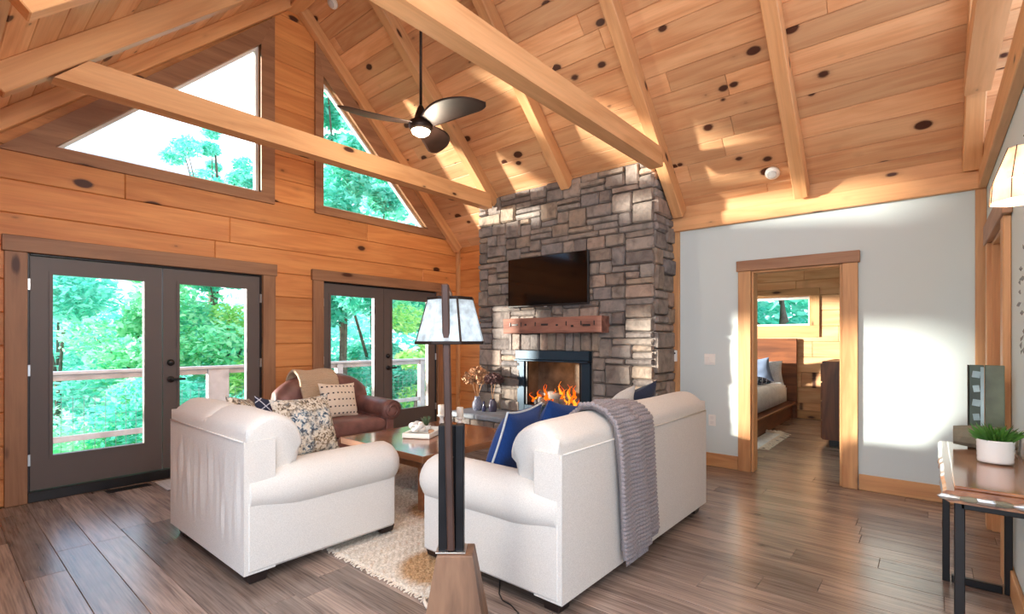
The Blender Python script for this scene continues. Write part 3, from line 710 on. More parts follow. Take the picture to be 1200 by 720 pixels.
ashlar(CX+.0, W-.01, .0, 3.26, .097, .09, lambda a, z: z > zr(a+.05)-.02, side, 6)
# raised hearth
HX0 = 4.45
P = boxab('hearth_base', (HX0+.05, CY0+.03, 0), (CX+.012, 4.82, .355), 'mortar', fp, off=of, axis=1)
rr = random.Random(4); y = CY0
frontH = lambda a, z, p: (HX0+.045-p, a, z)
while y < 4.84:
    y1 = min(y+rr.uniform(.18, .32), 4.84); stone(y, y1, 0, rr.choice((.16, .2)) if False else .17, frontH, rr); stone(y, y1, .17, .355, frontH, rr); y = y1
yy = CY0-.02
while yy < 4.84:
    y1 = min(yy+.54, 4.86); boxab('hearth_slab', (HX0, yy+.002, .356), (CX+.02, y1-.002, .42), 'slab', fp, .012, off=of, axis=1); yy = y1
# gas firebox
fb = empty('firebox', (CX, 3.55, .42), label='dark blue metal framed gas firebox with burning logs', cat='firebox'); ob = fb.location
BB = lambda nm, a, c, mt, p=fb, b=.004, axis=0: boxab(nm, a, c, mt, p, b, off=ob, axis=axis)
BB('hood', (CX-.06, FBY[0]-.01, 1.11), (CX+.03, FBY[1]+.01, 1.222), 'fireblue', axis=1)
BB('hood_lip', (CX-.085, FBY[0]-.01, 1.085), (CX+.03, FBY[1]+.01, 1.108), 'fireblue', axis=1)
BB('side_panel', (CX-.03, FBY[0]-.005, .425), (CX+.03, FBY[0]+.11, 1.083), 'fireblue', axis=2); BB('side_panel', (CX-.03, FBY[1]-.11, .425), (CX+.03, FBY[1]+.005, 1.083), 'fireblue', axis=2)
BB('lower_panel', (CX-.03, FBY[0]+.112, .425), (CX+.03, FBY[1]-.112, .53), 'fireblue', axis=1)
BB('inner_frame', (CX-.012, FBY[0]+.112, .532), (CX+.02, FBY[0]+.15, 1.083), 'black', axis=2); BB('inner_frame', (CX-.012, FBY[1]-.15, .532), (CX+.02, FBY[1]-.112, 1.083), 'black', axis=2)
BB('back_liner', (W-.12, FBY[0]+.002, .425), (W-.10, FBY[1]-.002, 1.222), 'firebrick', axis=1)
BB('side_liner', (CX+.032, FBY[0]+.002, .425), (W-.121, FBY[0]+.03, 1.222), 'firebrick'); BB('side_liner', (CX+.032, FBY[1]-.03, .425), (W-.121, FBY[1]-.002, 1.222), 'firebrick')
BB('top_liner', (CX+.032, FBY[0]+.031, 1.19), (W-.121, FBY[1]-.031, 1.222), 'black'); BB('burner_tray', (CX+.032, FBY[0]+.031, .425), (W-.121, FBY[1]-.031, .53), 'black')
rr = random.Random(21)
def lump(r, s, seed):
    V, F = lathe_vf([(.02, -.9), (.7, -.6), (1, 0), (.75, .6), (.02, .95)], 9)
    out = []
    for p in V:
        v = Vector((p[0]*r*s[0], p[1]*r*s[1], p[2]*r*s[2])); k = 1+.45*noise.noise(v*22+Vector((seed, 0, 0))); out.append(v*k)
    return out, F
for k in range(26):
    V, F = lump(rr.uniform(.028, .055), (1, rr.uniform(.9, 1.5), rr.uniform(.7, 1)), k*3.1)
    mk('ember_rock', V, F, 'ember', fb, (rr.uniform(.05, .22), rr.uniform(-.36, .36), .12+rr.uniform(0, .05)), (rr.uniform(0, 3), rr.uniform(0, 3), rr.uniform(0, 3)))
for k, (y0, y1, x0, z0) in enumerate(((-.30, .12, .12, .20), (-.05, .32, .16, .22), (-.2, .25, .22, .19))):
    tube('log', [(x0, y0, z0), (x0+.02, (y0+y1)/2, z0+.02), (x0-.02, y1, z0+.03)], [.04, .045, .036], 'ember', fb, 8)
def flame(h, wd, seed):
    V = []; F = []; n = 9
    for i in range(n):
        t = i/(n-1); r = wd*(math.sin(PI*min(1, .25+t*.9))**.8)*(1-t*.75)*(1-t**4)+.002
        ox = .018*math.sin(seed+t*5)*t*2; oy = .028*math.sin(seed*1.7+t*6)*t*1.6
        for k in range(6):
            q = 2*PI*k/6; V.append((ox+r*.5*math.cos(q), oy+r*math.sin(q), t*h))
    for i in range(n-1):
        for k in range(6): F.append([i*6+k, i*6+(k+1) % 6, (i+1)*6+(k+1) % 6, (i+1)*6+k])
    F.append(list(range(6))[::-1]); F.append([(n-1)*6+k for k in range(6)]); return V, F
for k in range(26):
    yk = -.36+.72*k/25+rr.uniform(-.015, .015); V, F = flame(rr.uniform(.10, .27)*(1.15 if -.2 < yk < .1 else .9), rr.uniform(.018, .038), k*2.3)
    mk('flame', V, F, 'flame' if k % 3 else 'flamecore', fb, (rr.uniform(.07, .17), yk, .14), smooth=True)
fl_d = bpy.data.lights.new('fire_light', 'POINT'); fl_d.energy = 1.2; fl_d.color = (1, .5, .18); fl_d.shadow_soft_size = .1
fl = bpy.data.objects.new('fire_light', fl_d); C.objects.link(fl); fl.location = (CX+.1, 3.55, .92)
# mantel: rough hewn timber with mortise slots
mt_ = empty('mantel_beam', (4.88, 3.465, 1.435), label='rough hewn reclaimed timber mantel with mortise slots', cat='mantel')
nx, V, F = 28, [], []
rr = random.Random(3)
secs = []
for i in range(nx+1):
    yv = -.713+1.426*i/nx; s = []
    for (xx, zz) in ((-.10, .01), (-.10, .06), (-.10, .12), (-.10, .178), (-.092, .187), (0, .187), (.095, .187), (.095, 0), (0, 0), (-.092, 0)):
        s.append((xx+noise.noise(Vector((yv*6, zz*9, 1)))*.010, yv, zz+noise.noise(Vector((yv*5, xx*9, 4)))*.006))
    secs.append(s)
V, F = loft_vf(secs); fixn(mk('timber', V, F, wood('mantel_y', (104, 64, 54), (156, 108, 92), knots=.08, rough=.8, bump=.9, rot=(0, 0, -PI/2)), mt_))
for yv, ln in ((-.52, .10), (.06, .10), (-.12, .03), (.35, .03), (.52, .10), (-.33, .03)):
    cbox('mortise_slot', (.012, ln, .022), 'black', mt_, (-.10, yv, .095+rr.uniform(-.02, .03)), b=.002)
for yv in (.60, .42, -.25, -.62, .2, -.45): cbox('mortise_slot', (.012, .012, .05), 'black', mt_, (-.10, yv, .11), b=.002)
# television
tv = empty('television', (4.88, 3.59, 1.765), label='flat black television mounted on the stone chimney above the mantel', cat='television')
cbox('housing', (.035, 1.205, .62), 'black', tv, (.025, 0, .312), b=.006); cbox('screen', (.006, 1.185, .592), 'tvscreen', tv, (.004, 0, .318), b=.001)
cbox('logo_bar', (.008, .04, .012), 'steel', tv, (.006, 0, -.004), b=.001); cbox('wall_bracket', (.055, .4, .3), 'black', tv, (.068, 0, .31))

# ------------------------------------------------------------------ sofas with rolled arms and backs
def ss(t): return t*t*(3-2*t)
def couch(name, loc, rz, w_, d_, fabricm, label, nseg=2, nseat=2, backz=.80, topz=.935, armz=.50, armr=.145, seatz=.47, wrinkle=0, legh=.07, cat='sofa', legs=True, front_lift=0):
    e = empty(name, loc, rz, label, cat)
    hw, hd = w_/2, d_/2
    # lower body
    V, F = cboxm(w_-.42, d_-.14, .30, .02); mk('base', V, F, fabricm, e, (0, .03, .07+.15))
    for s in (-1, 1):
        V, F = cboxm(.21, d_-.06, .40, .018); mk('arm_panel', V, F, fabricm, e, (s*(hw-.105), -.02, .07+.20))
        secs = []; N = 26; seg = 24; y0, y1 = -hd+.03, hd+.02
        for i in range(N+1):
            t = i/N; yv = y0+(y1-y0)*(1-math.cos(PI*t))/2
            fr = min(1, (y1-yv)/.10); k = math.sqrt(max(0, 1-(1-fr)**2))*.80+.20*fr if fr < 1 else 1
            bk_ = min(1, (yv-y0)/.30); k *= .86+.14*ss(bk_)
            k = max(k, .05)
            ring = []
            for q in range(seg):
                a = 2*PI*q/seg
                wr = 1+.018*math.sin(9*a+yv*7)*(1-ss(bk_))+.012*noise.noise(Vector((a*1.5, yv*5, s*3+loc[0])))
                ring.append((s*(hw-.115)+armr*1.06*k*wr*math.cos(a)+.0, yv, armz+armr*k*wr*math.sin(a)*(1.0)))
            secs.append(ring)
        V, F = loft_vf(secs); fixn(mk('arm_roll', V, F, fabricm, e, smooth=True))
    # outside back
    nxg, nzg = 44, 18; V = []; F = []
    for j in range(nzg+1):
        for i in range(nxg+1):
            u, v = i/nxg, j/nzg; yv = -hd
            if wrinkle: 
                env = math.sin(PI*min(1, max(0, (v-.15)/.75)))**1.2*min(1, 6*u*(1-u)*2)
                yv += wrinkle*env*(noise.noise(Vector((u*w_*17, v*1.1, 3.0)))*1.3+.5*noise.noise(Vector((u*w_*34, v*1.5, 8))))
            V.append((-hw+.005+(w_-.01)*u, yv, .07+(backz-.07)*v))
    n0 = len(V)
    for i, (u, v) in enumerate(((0, 0), (1, 0), (1, 1), (0, 1))): V.append((-hw+.005+(w_-.01)*u, -hd+.17, .07+(backz-.07)*v))
    R_ = nxg+1
    for j in range(nzg):
        for i in range(nxg): F.append([j*R_+i, j*R_+i+1, (j+1)*R_+i+1, (j+1)*R_+i])
    bot = list(range(R_)); topi = [nzg*R_+i for i in range(R_)]; lf = [j*R_ for j in range(nzg+1)]; rt = [j*R_+nxg for j in range(nzg+1)]
    F += [[n0, n0+1]+bot[::-1], topi+[n0+2, n0+3], [n0+3, n0]+lf, rt+[n0+2, n0+1][::1][::-1] if False else [n0+1, n0+2]+rt[::-1], [n0+3, n0+2, n0+1, n0]]
    fixn(mk('outside_back', V, F, fabricm, e, smooth=False))
    # rolled back cushions
    prof = [(-hd+.005, backz-.02), (-hd+.012, backz+.05), (-hd+.06, topz-.035), (-hd+.13, topz), (-hd+.21, topz-.01), (-hd+.29, topz-.065), (-hd+.335, topz-.16), (-hd+.33, topz-.27), (-hd+.29, topz-.38), (-hd+.26, seatz-.05), (-hd+.12, seatz-.05), (-hd+.08, .60)]
    def spline(P, n):
        out = []; m = len(P)
        for i in range(m):
            p0, p1, p2, p3 = (Vector(P[(i+k-1) % m]) for k in range(4))
            for q in range(n):
                t = q/n; out.append(.5*((2*p1)+(p2-p0)*t+(2*p0-5*p1+4*p2-p3)*t*t+(3*p1-p0-3*p2+p3)*t**3))
        return out
    pr = spline(prof, 3); cyz = Vector((-hd+.16, topz-.17))
    span = (w_-.0)/nseg
    for sgi in range(nseg):
        xa = -hw+sgi*span; xb = xa+span; secs = []; N = 22
        for i in range(N+1):
            t = i/N; xv = xa+(xb-xa)*(1-math.cos(PI*t))/2
            e0 = min(1, (xv-xa)/.07); e1 = min(1, (xb-xv)/.07); k = 1
            ka = .82 if sgi == 0 else .84; kb = .82 if sgi == nseg-1 else .84
            k *= ka+(1-ka)*math.sqrt(max(0, 1-(1-e0)**2)); k *= kb+(1-kb)*math.sqrt(max(0, 1-(1-e1)**2))
            puff = .012*math.sin(PI*t)
            ring = []
            for p in pr:
                q = cyz+(p-cyz)*k
                if q.y > backz: q.y += puff
                if q.y < backz+.06 and p.x < -hd+.03: q = Vector((-hd+.008, p.y))
                nn = .006*noise.noise(Vector((xv*4, q.x*7, q.y*7)))
                lowk = min(1, max(0, (topz-.19-q.y)/.05)); xin = .06*lowk*((1-e0 if sgi == 0 else 0)-(1-e1 if sgi == nseg-1 else 0))
                ring.append((xv+xin, q.x+nn, q.y+nn))
            secs.append(ring)
        V, F = loft_vf(secs); fixn(mk('back_cushion', V, F, fabricm, e, smooth=True))
    # seat cushions
    sw = (w_-.46)/nseat
    for k in range(nseat):
        cushion('seat_cushion', sw-.01, d_-.32, .17, fabricm, e, (-(w_-.46)/2+sw*(k+.5), .155, seatz-.06))
    # welt under the back roll
    tube('welt', [(-hw+.02, -hd-.002, backz), (0, -hd-.002, backz), (hw-.02, -hd-.002, backz)], .005, fabricm, e, 6)
    if legs:
        for sx in (-1, 1):
            for sy in (-1, 1):
                lift = front_lift if sy > 0 else 0
                V, F = cboxm(.11, .11, .07-lift, .006); V = [(p[0]*(.85 if p[2] < 0 else 1), p[1]*(.85 if p[2] < 0 else 1), p[2]) for p in V]
                mk('leg', V, F, 'darkleg', e, (sx*(hw-.09), sy*(hd-.09), .035+lift/2))
    return e
def cushion(name, w_, d_, t_, mat, parent, loc, rot=None, corner=.9):
    """rounded seat cushion"""
    n = 14; V = []; F = []
    def pt(u, v, s):
        a = abs(u)**6; b = abs(v)**6; h = max(0, (1-a)*(1-b))**.35
        return (u*w_/2*(1-.02*v*v), v*d_/2*(1-.02*u*u), s*t_/2*(.35+.65*h) if h > 0 else s*t_/2*.35)
    for s in (1, -1):
        for j in range(n+1):
            for i in range(n+1): 
                u = math.sin((-1+2*i/n)*PI/2); v = math.sin((-1+2*j/n)*PI/2); V.append(pt(u, v, s))
    R_ = n+1; O = R_*R_
    for j in range(n):
        for i in range(n):
            q = [j*R_+i, j*R_+i+1, (j+1)*R_+i+1, (j+1)*R_+i]; F.append(q); F.append([x_+O for x_ in q[::-1]])
    ring = [i for i in range(n)]+[j*R_+n for j in range(n)]+[n*R_+i for i in range(n, 0, -1)]+[j*R_ for j in range(n, 0, -1)]
    m = len(ring)
    for k in range(m): a, b = ring[k], ring[(k+1) % m]; F.append([b, a, a+O, b+O])
    return mk(name, V, F, mat, parent, loc, rot, True)
def pillow(name, w_, h_, t_, mat, loc, rot, label, group=None, piping=None, cat='pillow', seed=1, lump_=.02, tassel=None):
    n = 24; V = []; F = []
    def pt(u, v, s):
        e = max(0, (1-u*u))**.55*max(0, (1-v*v))**.55
        x = u*w_/2*(1-.10*(1-v*v)*abs(u)**3); y = v*h_/2*(1-.10*(1-u*u)*abs(v)**3)
        nz_ = lump_*noise.noise(Vector((u*1.6+seed, v*1.6, s*2)))*e
        return (x, y, s*(t_/2*e**.9)+nz_)
    for s in (1, -1):
        for j in range(n+1):
            for i in range(n+1): V.append(pt(-1+2*i/n, -1+2*j/n, s))
    R_ = n+1; O = R_*R_
    for j in range(n):
        for i in range(n):
            q = [j*R_+i, j*R_+i+1, (j+1)*R_+i+1, (j+1)*R_+i]; F.append(q); F.append([x_+O for x_ in q[::-1]])
    if piping is None:
        o = mk(name, V, F, mat, None, loc, rot, True); return tag(o, label, cat, group)
    o = empty(name, loc, 0, label, cat, group); o.rotation_euler = rot
    mk('cover', V, F, mat, o, smooth=True)
    ring = [V[i] for i in range(n)]+[V[j*R_+n] for j in range(n)]+[V[n*R_+i] for i in range(n, 0, -1)]+[V[j*R_] for j in range(n, 0, -1)]
    tube('piping', ring+[ring[0], ring[1]], .007, piping, o, 6)
    return o
sofa = couch('white_sofa', (2.99, 1.90, 0), 0, 2.02, 1.08, 'linen', 'white linen sofa with its back to the bedroom doorway and a grey throw', nseg=2, nseat=2, front_lift=.021)
chair = couch('white_armchair', (1.645, 3.465, 0), -PI/2, 1.25, 1.05, 'linen', 'wide white linen armchair with creased back in front of the french doors', nseg=2, nseat=1, wrinkle=.018, cat='armchair', front_lift=.021)

# ------------------------------------------------------------------ brown leather armchair
def leather_chair(loc, rz):
    e = empty('leather_armchair', loc, rz, 'brown leather armchair with rolled arms and camel back', 'armchair'); hw, hd = .565, .40
    V, F = cboxm(1.0, .72, .26, .02); mk('base', V, F, 'leather', e, (0, .03, .20))
    for s in (-1, 1):
        V, F = cboxm(.16, .74, .46, .02); mk('arm_panel', V, F, 'leather', e, (s*(hw-.13), 0, .31))
        secs = []
        for i in range(17):
            yv = -hd+.02+(.80)*i/16; k = 1.0 if i < 16 else .93
            secs.append([(s*(hw-.105)+.125*k*math.cos(2*PI*q/20), yv, .56+.115*k*math.sin(2*PI*q/20)+.02*(1-i/16)) for q in range(20)])
        V, F = loft_vf(secs); fixn(mk('arm_roll', V, F, 'leather', e, smooth=True))
        # scroll front: disc with raised welt spiral and facing strip
        sc_ = []
        for k in range(40):
            a = k/39*PI*3.1; r = .112-.075*k/39; sc_.append((s*(hw-.105)+r*math.cos(a)*s, hd+.025, .56+r*math.sin(a)))
        tube('scroll_welt', sc_, .009, 'leather', e, 6)
        V, F = cboxm(.10, .03, .42, .012); mk('arm_front', V, F, 'leather', e, (s*(hw-.125), hd-.01, .29))
    # camel back
    V = []; secs = []; N = 30
    for i in range(N+1):
        u = -1+2*i/N; xv = u*(hw-.02); topv = .965-.16*abs(u)**3.2; k = 1 if abs(u) < .93 else .8
        ring = []
        for (yy, zz) in ((-hd, .12), (-hd, .5), (-hd-.005, topv-.10), (-hd+.03, topv-.03), (-hd+.09, topv), (-hd+.16, topv-.03), (-hd+.21, topv-.12), (-hd+.23, topv-.25), (-hd+.22, .40), (-hd+.15, .12)):
            ring.append((xv, -hd+.1+(yy+hd-.1)*k, zz))
        secs.append(ring)
    V, F = loft_vf(secs); fixn(mk('backrest', V, F, 'leather', e, smooth=True))
    cushion('seat_cushion', .74, .60, .18, 'leather', e, (0, .13, .41))
    V, F = cboxm(.74, .03, .16, .012); mk('front_rail', V, F, 'leather', e, (0, hd-.005, .20))
    for sx in (-1, 1):
        for sy in (-1, 1): V, F = cboxm(.07, .07, .08, .006); mk('leg', V, F, 'darkleg', e, (sx*(hw-.15), sy*(hd-.1), .04))
    return e
leather_chair((2.98, 5.10, 0), PI)

# pillows and throws
R = math.radians
pillow('throw_pillow', .52, .52, .20, 'navy', (2.42, 2.03, .69), (R(70), 0, R(194)), 'royal blue velvet pillow with pale piping at the near arm of the white sofa', piping='greyfab', seed=4)
pillow('throw_pillow', .52, .52, .18, 'navy', (2.78, 1.95, .70), (R(66), R(-9), R(178)), 'second royal blue velvet pillow behind the piped one on the white sofa', seed=31)
pillow('throw_pillow', .46, .46, .16, 'navydark', (3.74, 1.84, .77), (R(68), R(12), R(172)), 'small plain dark navy pillow at the far arm of the white sofa', seed=7)
pillow('throw_pillow', .46, .46, .16, 'greyfab', (3.44, 1.86, .765), (R(66), R(8), R(188)), 'pale grey pillow between navy pillows on the white sofa', seed=9)
pillow('throw_pillow', .44, .44, .15, 'lattice', (3.08, 1.90, .725), (R(64), 0, R(184)), 'dark pillow with white lattice pattern on the white sofa', seed=12)
pillow('throw_pillow', .50, .46, .17, 'floral', (1.86, 3.60, .71), (R(70), 0, R(8)), 'pale pillow with blue and brown floral print on the white armchair', seed=2)
pillow('throw_pillow', .46, .46, .16, 'floral', (1.52, 3.74, .74), (R(64), R(10), R(50)), 'second floral pillow leaning at the far arm of the white armchair', seed=15)
pillow('throw_pillow', .42, .42, .14, 'lattice', (1.74, 3.76, .70), (R(74), R(12), R(-4)), 'dark lattice pillow between floral pillows on the white armchair', seed=17)
pillow('throw_pillow', .48, .40, .15, 'dots', (2.99, 5.05, .68), (R(74), R(3), R(6)), 'cream pillow with rows of dark tufts on the leather armchair', seed=21)

def drape(name, path, x0, x1, mat, label, waffle=.012, thick=.012, nx=90, ns=520, skew=None, xdir=(1, 0, 0), org=(0, 0, 0), fringe=True, swap=None, wv=(.026, .024)):
    """cloth following a path [(y,z)] with width x0..x1, waffle relief"""
    P = [Vector((0, a, b)) for a, b in path]; L = [0]
    for i in range(1, len(P)): L.append(L[-1]+(P[i]-P[i-1]).length)
    def at(s):
        for i in range(1, len(P)):
            if s <= L[i]: t = (s-L[i-1])/max(1e-6, L[i]-L[i-1]); return P[i-1].lerp(P[i], t), (P[i]-P[i-1]).normalized()
        return P[-1], (P[-1]-P[-2]).normalized()
    V = []; F = []
    for sgn in (1, -1):
        for j in range(ns+1):
            s = L[-1]*j/ns; p, d = at(s); n = Vector((0, -d.z, d.y))
            for i in range(nx+1):
                u = i/nx; xx = x0+(x1-x0)*u
                if skew: xx += skew(j/ns, u)
                wf = waffle*(abs(math.sin(PI*(x1-x0)*u/wv[0]))**.6*.35+abs(math.sin(PI*s/wv[1]))**.6) if sgn > 0 else 0
                fold = .008*math.sin(u*9+2*j/ns)+.006*noise.noise(Vector((u*3, s*3, 2)))
                q = p+n*(sgn*thick/2+wf+fold*(1 if .0 < u < 1 else .5)+thick*.6)
                V.append((xx, q.y, q.z))
    R_ = nx+1; O = R_*(ns+1)
    for j in range(ns):
        for i in range(nx):
            q = [j*R_+i, j*R_+i+1, (j+1)*R_+i+1, (j+1)*R_+i]; F.append(q); F.append([x_+O for x_ in q[::-1]])
    ring = [i for i in range(nx)]+[j*R_+nx for j in range(ns)]+[ns*R_+i for i in range(nx, 0, -1)]+[j*R_ for j in range(ns, 0, -1)]
    for k in range(len(ring)): a, b = ring[k], ring[(k+1) % len(ring)]; F.append([a, b, b+O, a+O])
    return V, F
hd_ = .54; yb_ = 1.90-hd_
spath = [(yb_+.375, .60), (yb_+.355, .72), (yb_+.32, .82), (yb_+.26, .90), (yb_+.20, .943), (yb_+.12, .952), (yb_+.05, .925), (yb_+.0, .87), (yb_-.008, .80), (yb_-.010, .60), (yb_-.010, .40), (yb_-.010, .13)]
th = empty('knit_throw', (2.8, 1.4, .1), label='grey waffle knit throw draped over the back of the white sofa', cat='throw')
off = lambda V: [(p[0]-2.8-.09, p[1]-1.4, p[2]-.1) for p in V]
V, F = drape('t', (spath[:-1]+[(yb_-.018, .16)])[::-1], 2.56, 3.02, 'knitgrey', '', skew=lambda s, u: .10*(1-s)-.02+.015*math.sin(s*9)*(1-u))
fixn(mk('upper_layer', off(V), F, 'knitgrey', th, smooth=True))
fpath = [(p[0]-.024 if i > 7 else p[0]-.010, p[1]+(.020 if i < 8 else 0)) for i, p in enumerate(spath)][4:-1]+[(yb_-.036, .115)]
V, F = drape('t', fpath[::-1], 2.52, 2.80, 'knitgrey', '', skew=lambda s, u: .11*(1-s)+.04*(1-s)*u)
fixn(mk('folded_layer', off(V), F, 'knitgrey', th, smooth=True))
fr = []
for k in range(46):
    xx = 2.63+k*.0046*1.35; fr.append(tube_vf([(xx, yb_-.055, .125), (xx+rnd.uniform(-.004, .004), yb_-.058, .105), (xx+rnd.uniform(-.006, .006), yb_-.056, .085)], .0022, 4))
for k in range(40):
    xx = 2.93+k*.0046; fr.append(tube_vf([(xx, yb_-.03, .165), (xx+rnd.uniform(-.004, .004), yb_-.032, .145), (xx+rnd.uniform(-.006, .006), yb_-.03, .125)], .0022, 4))
V, F = join(fr); o = mk('fringe', off(V), F, 'knitgrey', th); o['kind'] = 'stuff'
lpath = [(5.20, .70), (5.235, .80), (5.25, .90), (5.29, .955), (5.34, .985), (5.40, .985), (5.46, .94), (5.50, .85), (5.51, .72)]
V, F = drape('t', lpath, 2.60, 3.05, 'knittan', '', waffle=.009, thick=.02, nx=80, ns=180, skew=lambda s, u: .05*(1-s), wv=(.03, .022))
lt = mk('knit_throw', [(p[0]-2.83, p[1]-5.3, p[2]-.8) for p in V], F, 'knittan', None, (2.83, 5.3, .8), smooth=True); fixn(lt); tag(lt, 'tan chunky knit throw over the back of the leather armchair', 'throw')

# ------------------------------------------------------------------ coffee table
ct = empty('coffee_table', (3.07, 3.53, .021), label='square walnut coffee table with glossy parquet top on panel legs', cat='table')
ctop = empty('c', (0, 0, 0)); bpy.data.objects.remove(ctop)
tx, ty = 1.24, 1.16
cbox('table_frame', (tx-.02, ty-.02, .03), 'walnut', ct, (0, 0, .402), b=.004)
# four mitred quadrants
for k in range(4):
    a = [(-tx/2, -ty/2), (tx/2, -ty/2), (tx/2, ty/2), (-tx/2, ty/2)]
    p, q = a[k], a[(k+1) % 4]
    V, F = prism_vf([(p[0], p[1]), (q[0], q[1]), (0, 0)], 0, .028, lambda u, v, t: (u, v, t))
    o = mk('top_panel', V, F, wood('table_top_%d' % k, (112, 64, 40), (172, 110, 70), knots=0, rough=.17, var=.16, coat=.5, rot=(0, 0, 0 if k % 2 == 0 else PI/2)), ct, (0, 0, .418)); fixn(o)
for k in range(2):
    s = (-1, 1)[k]; boxab('edge_band', (-tx/2-.012, s*ty/2-.006, .395), (tx/2+.012, s*ty/2+.006, .448), 'walnut', ct); boxab('edge_band', (s*tx/2-.006, -ty/2+.006, .395), (s*tx/2+.006, ty/2-.006, .448), 'walnut', ct, axis=1)
for sx in (-1, 1):
    for sy in (-1, 1): cbox('leg', (.16, .055, .386), 'walnut', ct, (sx*(tx/2-.13), sy*(ty/2-.10), .193)); 
for sx in (-1, 1): cbox('leg_brace', (.05, ty-.3, .08), 'walnut', ct, (sx*(tx/2-.13), 0, .345))
TZ = .470
# decorations on the table
tr = empty('serving_tray', (3.02, 3.62, TZ), R(28), 'low white wooden tray holding small ornaments on the coffee table', 'tray')
cbox('tray_floor', (.40, .26, .012), 'white', tr, (0, 0, .007)); 
for a, c in (((-.20, -.13, .001), (.20, -.118, .045)), ((-.20, .118, .001), (.20, .13, .045)), ((-.20, -.117, .001), (-.188, .117, .045)), ((.188, -.117, .001), (.20, .117, .045))): boxab('tray_side', a, c, 'white', tr, .002)
kn = empty('knot_ornament', (2.97, 3.66, TZ+.014), label='white knotted ceramic ornament on the tray', cat='ornament')
pts = [((.042+.02*math.cos(3*t))*math.cos(2*t), (.042+.02*math.cos(3*t))*math.sin(2*t), .062+.028*math.sin(3*t)) for t in [2*PI*k/60 for k in range(61)]]
tube('knot_loop', pts, .02, 'whiteceramic', kn, 10)
sp = empty('potted_succulent', (3.10, 3.68, TZ+.014), label='small spiky green plant in a white pot on the tray', cat='plant')
lathe('pot', [(.0, 0), (.030, 0), (.040, .055), (.036, .058), (.033, .05), (0, .048)], 'whiteceramic', sp, (0, 0, 0), 16)
for k in range(16):
    a = k*2.4; ti = .25+.55*(k % 5)/5; d = Vector((math.cos(a)*ti, math.sin(a)*ti, 1)).normalized(); tube('leaf', [(0, 0, .05), d*.05+Vector((0, 0, .05)), d*.10+Vector((0, 0, .05))], [.008, .009, .001], 'succulent', sp, 5)
tl = lathe('tealight_holder', [(0, 0), (.024, 0), (.027, .03), (.02, .032), (0, .03)], 'terracotta', None, (3.06, 3.57, TZ+.014), 16); tag(tl, 'small tan tealight cup on the tray', 'candle')
for (px, py, hh, lab) in ((3.36, 3.76, .13, 'taller white turned candle holder with pillar candle on the coffee table'), (3.50, 3.64, .10, 'shorter white candle holder with pillar candle on the coffee table')):
    c = empty('candle_holder', (px, py, TZ), label=lab, cat='candle')
    lathe('holder', [(0, 0), (.042, 0), (.044, .012), (.02, .03), (.026, hh*.45), (.016, hh*.7), (.022, hh-.02), (.045, hh-.008), (.046, hh), (0, hh)], 'whiteceramic', c, (0, 0, 0), 18)
    cd = lathe('pillar_candle', [(0, hh), (.034, hh), (.035, hh+.10), (.030, hh+.104), (0, hh+.098)], 'candle', c, (0, 0, 0), 18)
    tube('wick', [(0, 0, hh+.098), (.001, 0, hh+.112)], .0015, 'black', cd, 5)

# ------------------------------------------------------------------ rug: braided, with real relief and fringe
rg = empty('area_rug', (2.85, 3.35, 0), label='cream and tan braided wool rug under the coffee table', cat='rug')
V = []; F = []; nx, ny = 230, 280; rx0, rx1, ry0, ry1 = 1.69, 4.0, 2.02, 4.72
for j in range(ny+1):
    for i in range(nx+1):
        X = rx0+(rx1-rx0)*i/nx; Y = ry0+(ry1-ry0)*j/ny
        e = (.014*noise.noise(Vector((Y*9, 1, 0))) if i in (0, nx) else 0)
        row = Y/.06; ph = row % 1; h = .006+.009*abs(math.sin(PI*ph))**.7+.005*math.sin(2*PI*(X/.05+(.5 if int(row) % 2 else 0)+ (ph-.5)*(1 if int(row) % 2 else -1)))
        if i in (0, nx) or j in (0, ny): h = .001
        V.append((X+e-2.85, Y-3.35, h))
R_ = nx+1
F = [[j*R_+i, j*R_+i+1, (j+1)*R_+i+1, (j+1)*R_+i] for j in range(ny) for i in range(nx)]
mk('weave', V, F, 'rug', rg, smooth=True)
fr = []
for k in range(150):
    Y = ry0+(ry1-ry0)*k/149+rnd.uniform(-.006, .006); L_ = rnd.uniform(.012, .035)
    fr.append(tube_vf([(rx0-2.85+.01, Y-3.35, .007), (rx0-2.85-L_*.5, Y-3.35+rnd.uniform(-.006, .006), .006), (rx0-2.85-L_, Y-3.35+rnd.uniform(-.012, .012), .004)], .0042, 5))
V, F = join(fr); o = mk('fringe', V, F, 'cream', rg); o['kind'] = 'stuff'
for (X, Y) in ((rx0, ry0), (rx0, ry1), (rx1, ry0)): tube('tassel', [(X-2.85, Y-3.35, .01), (X-2.85-.03, Y-3.35-.03, .012), (X-2.85-.05, Y-3.35-.075, .011), (X-2.85-.052, Y-3.35-.11, .009)], [.006, .009, .011, .007], 'cream', rg, 7)

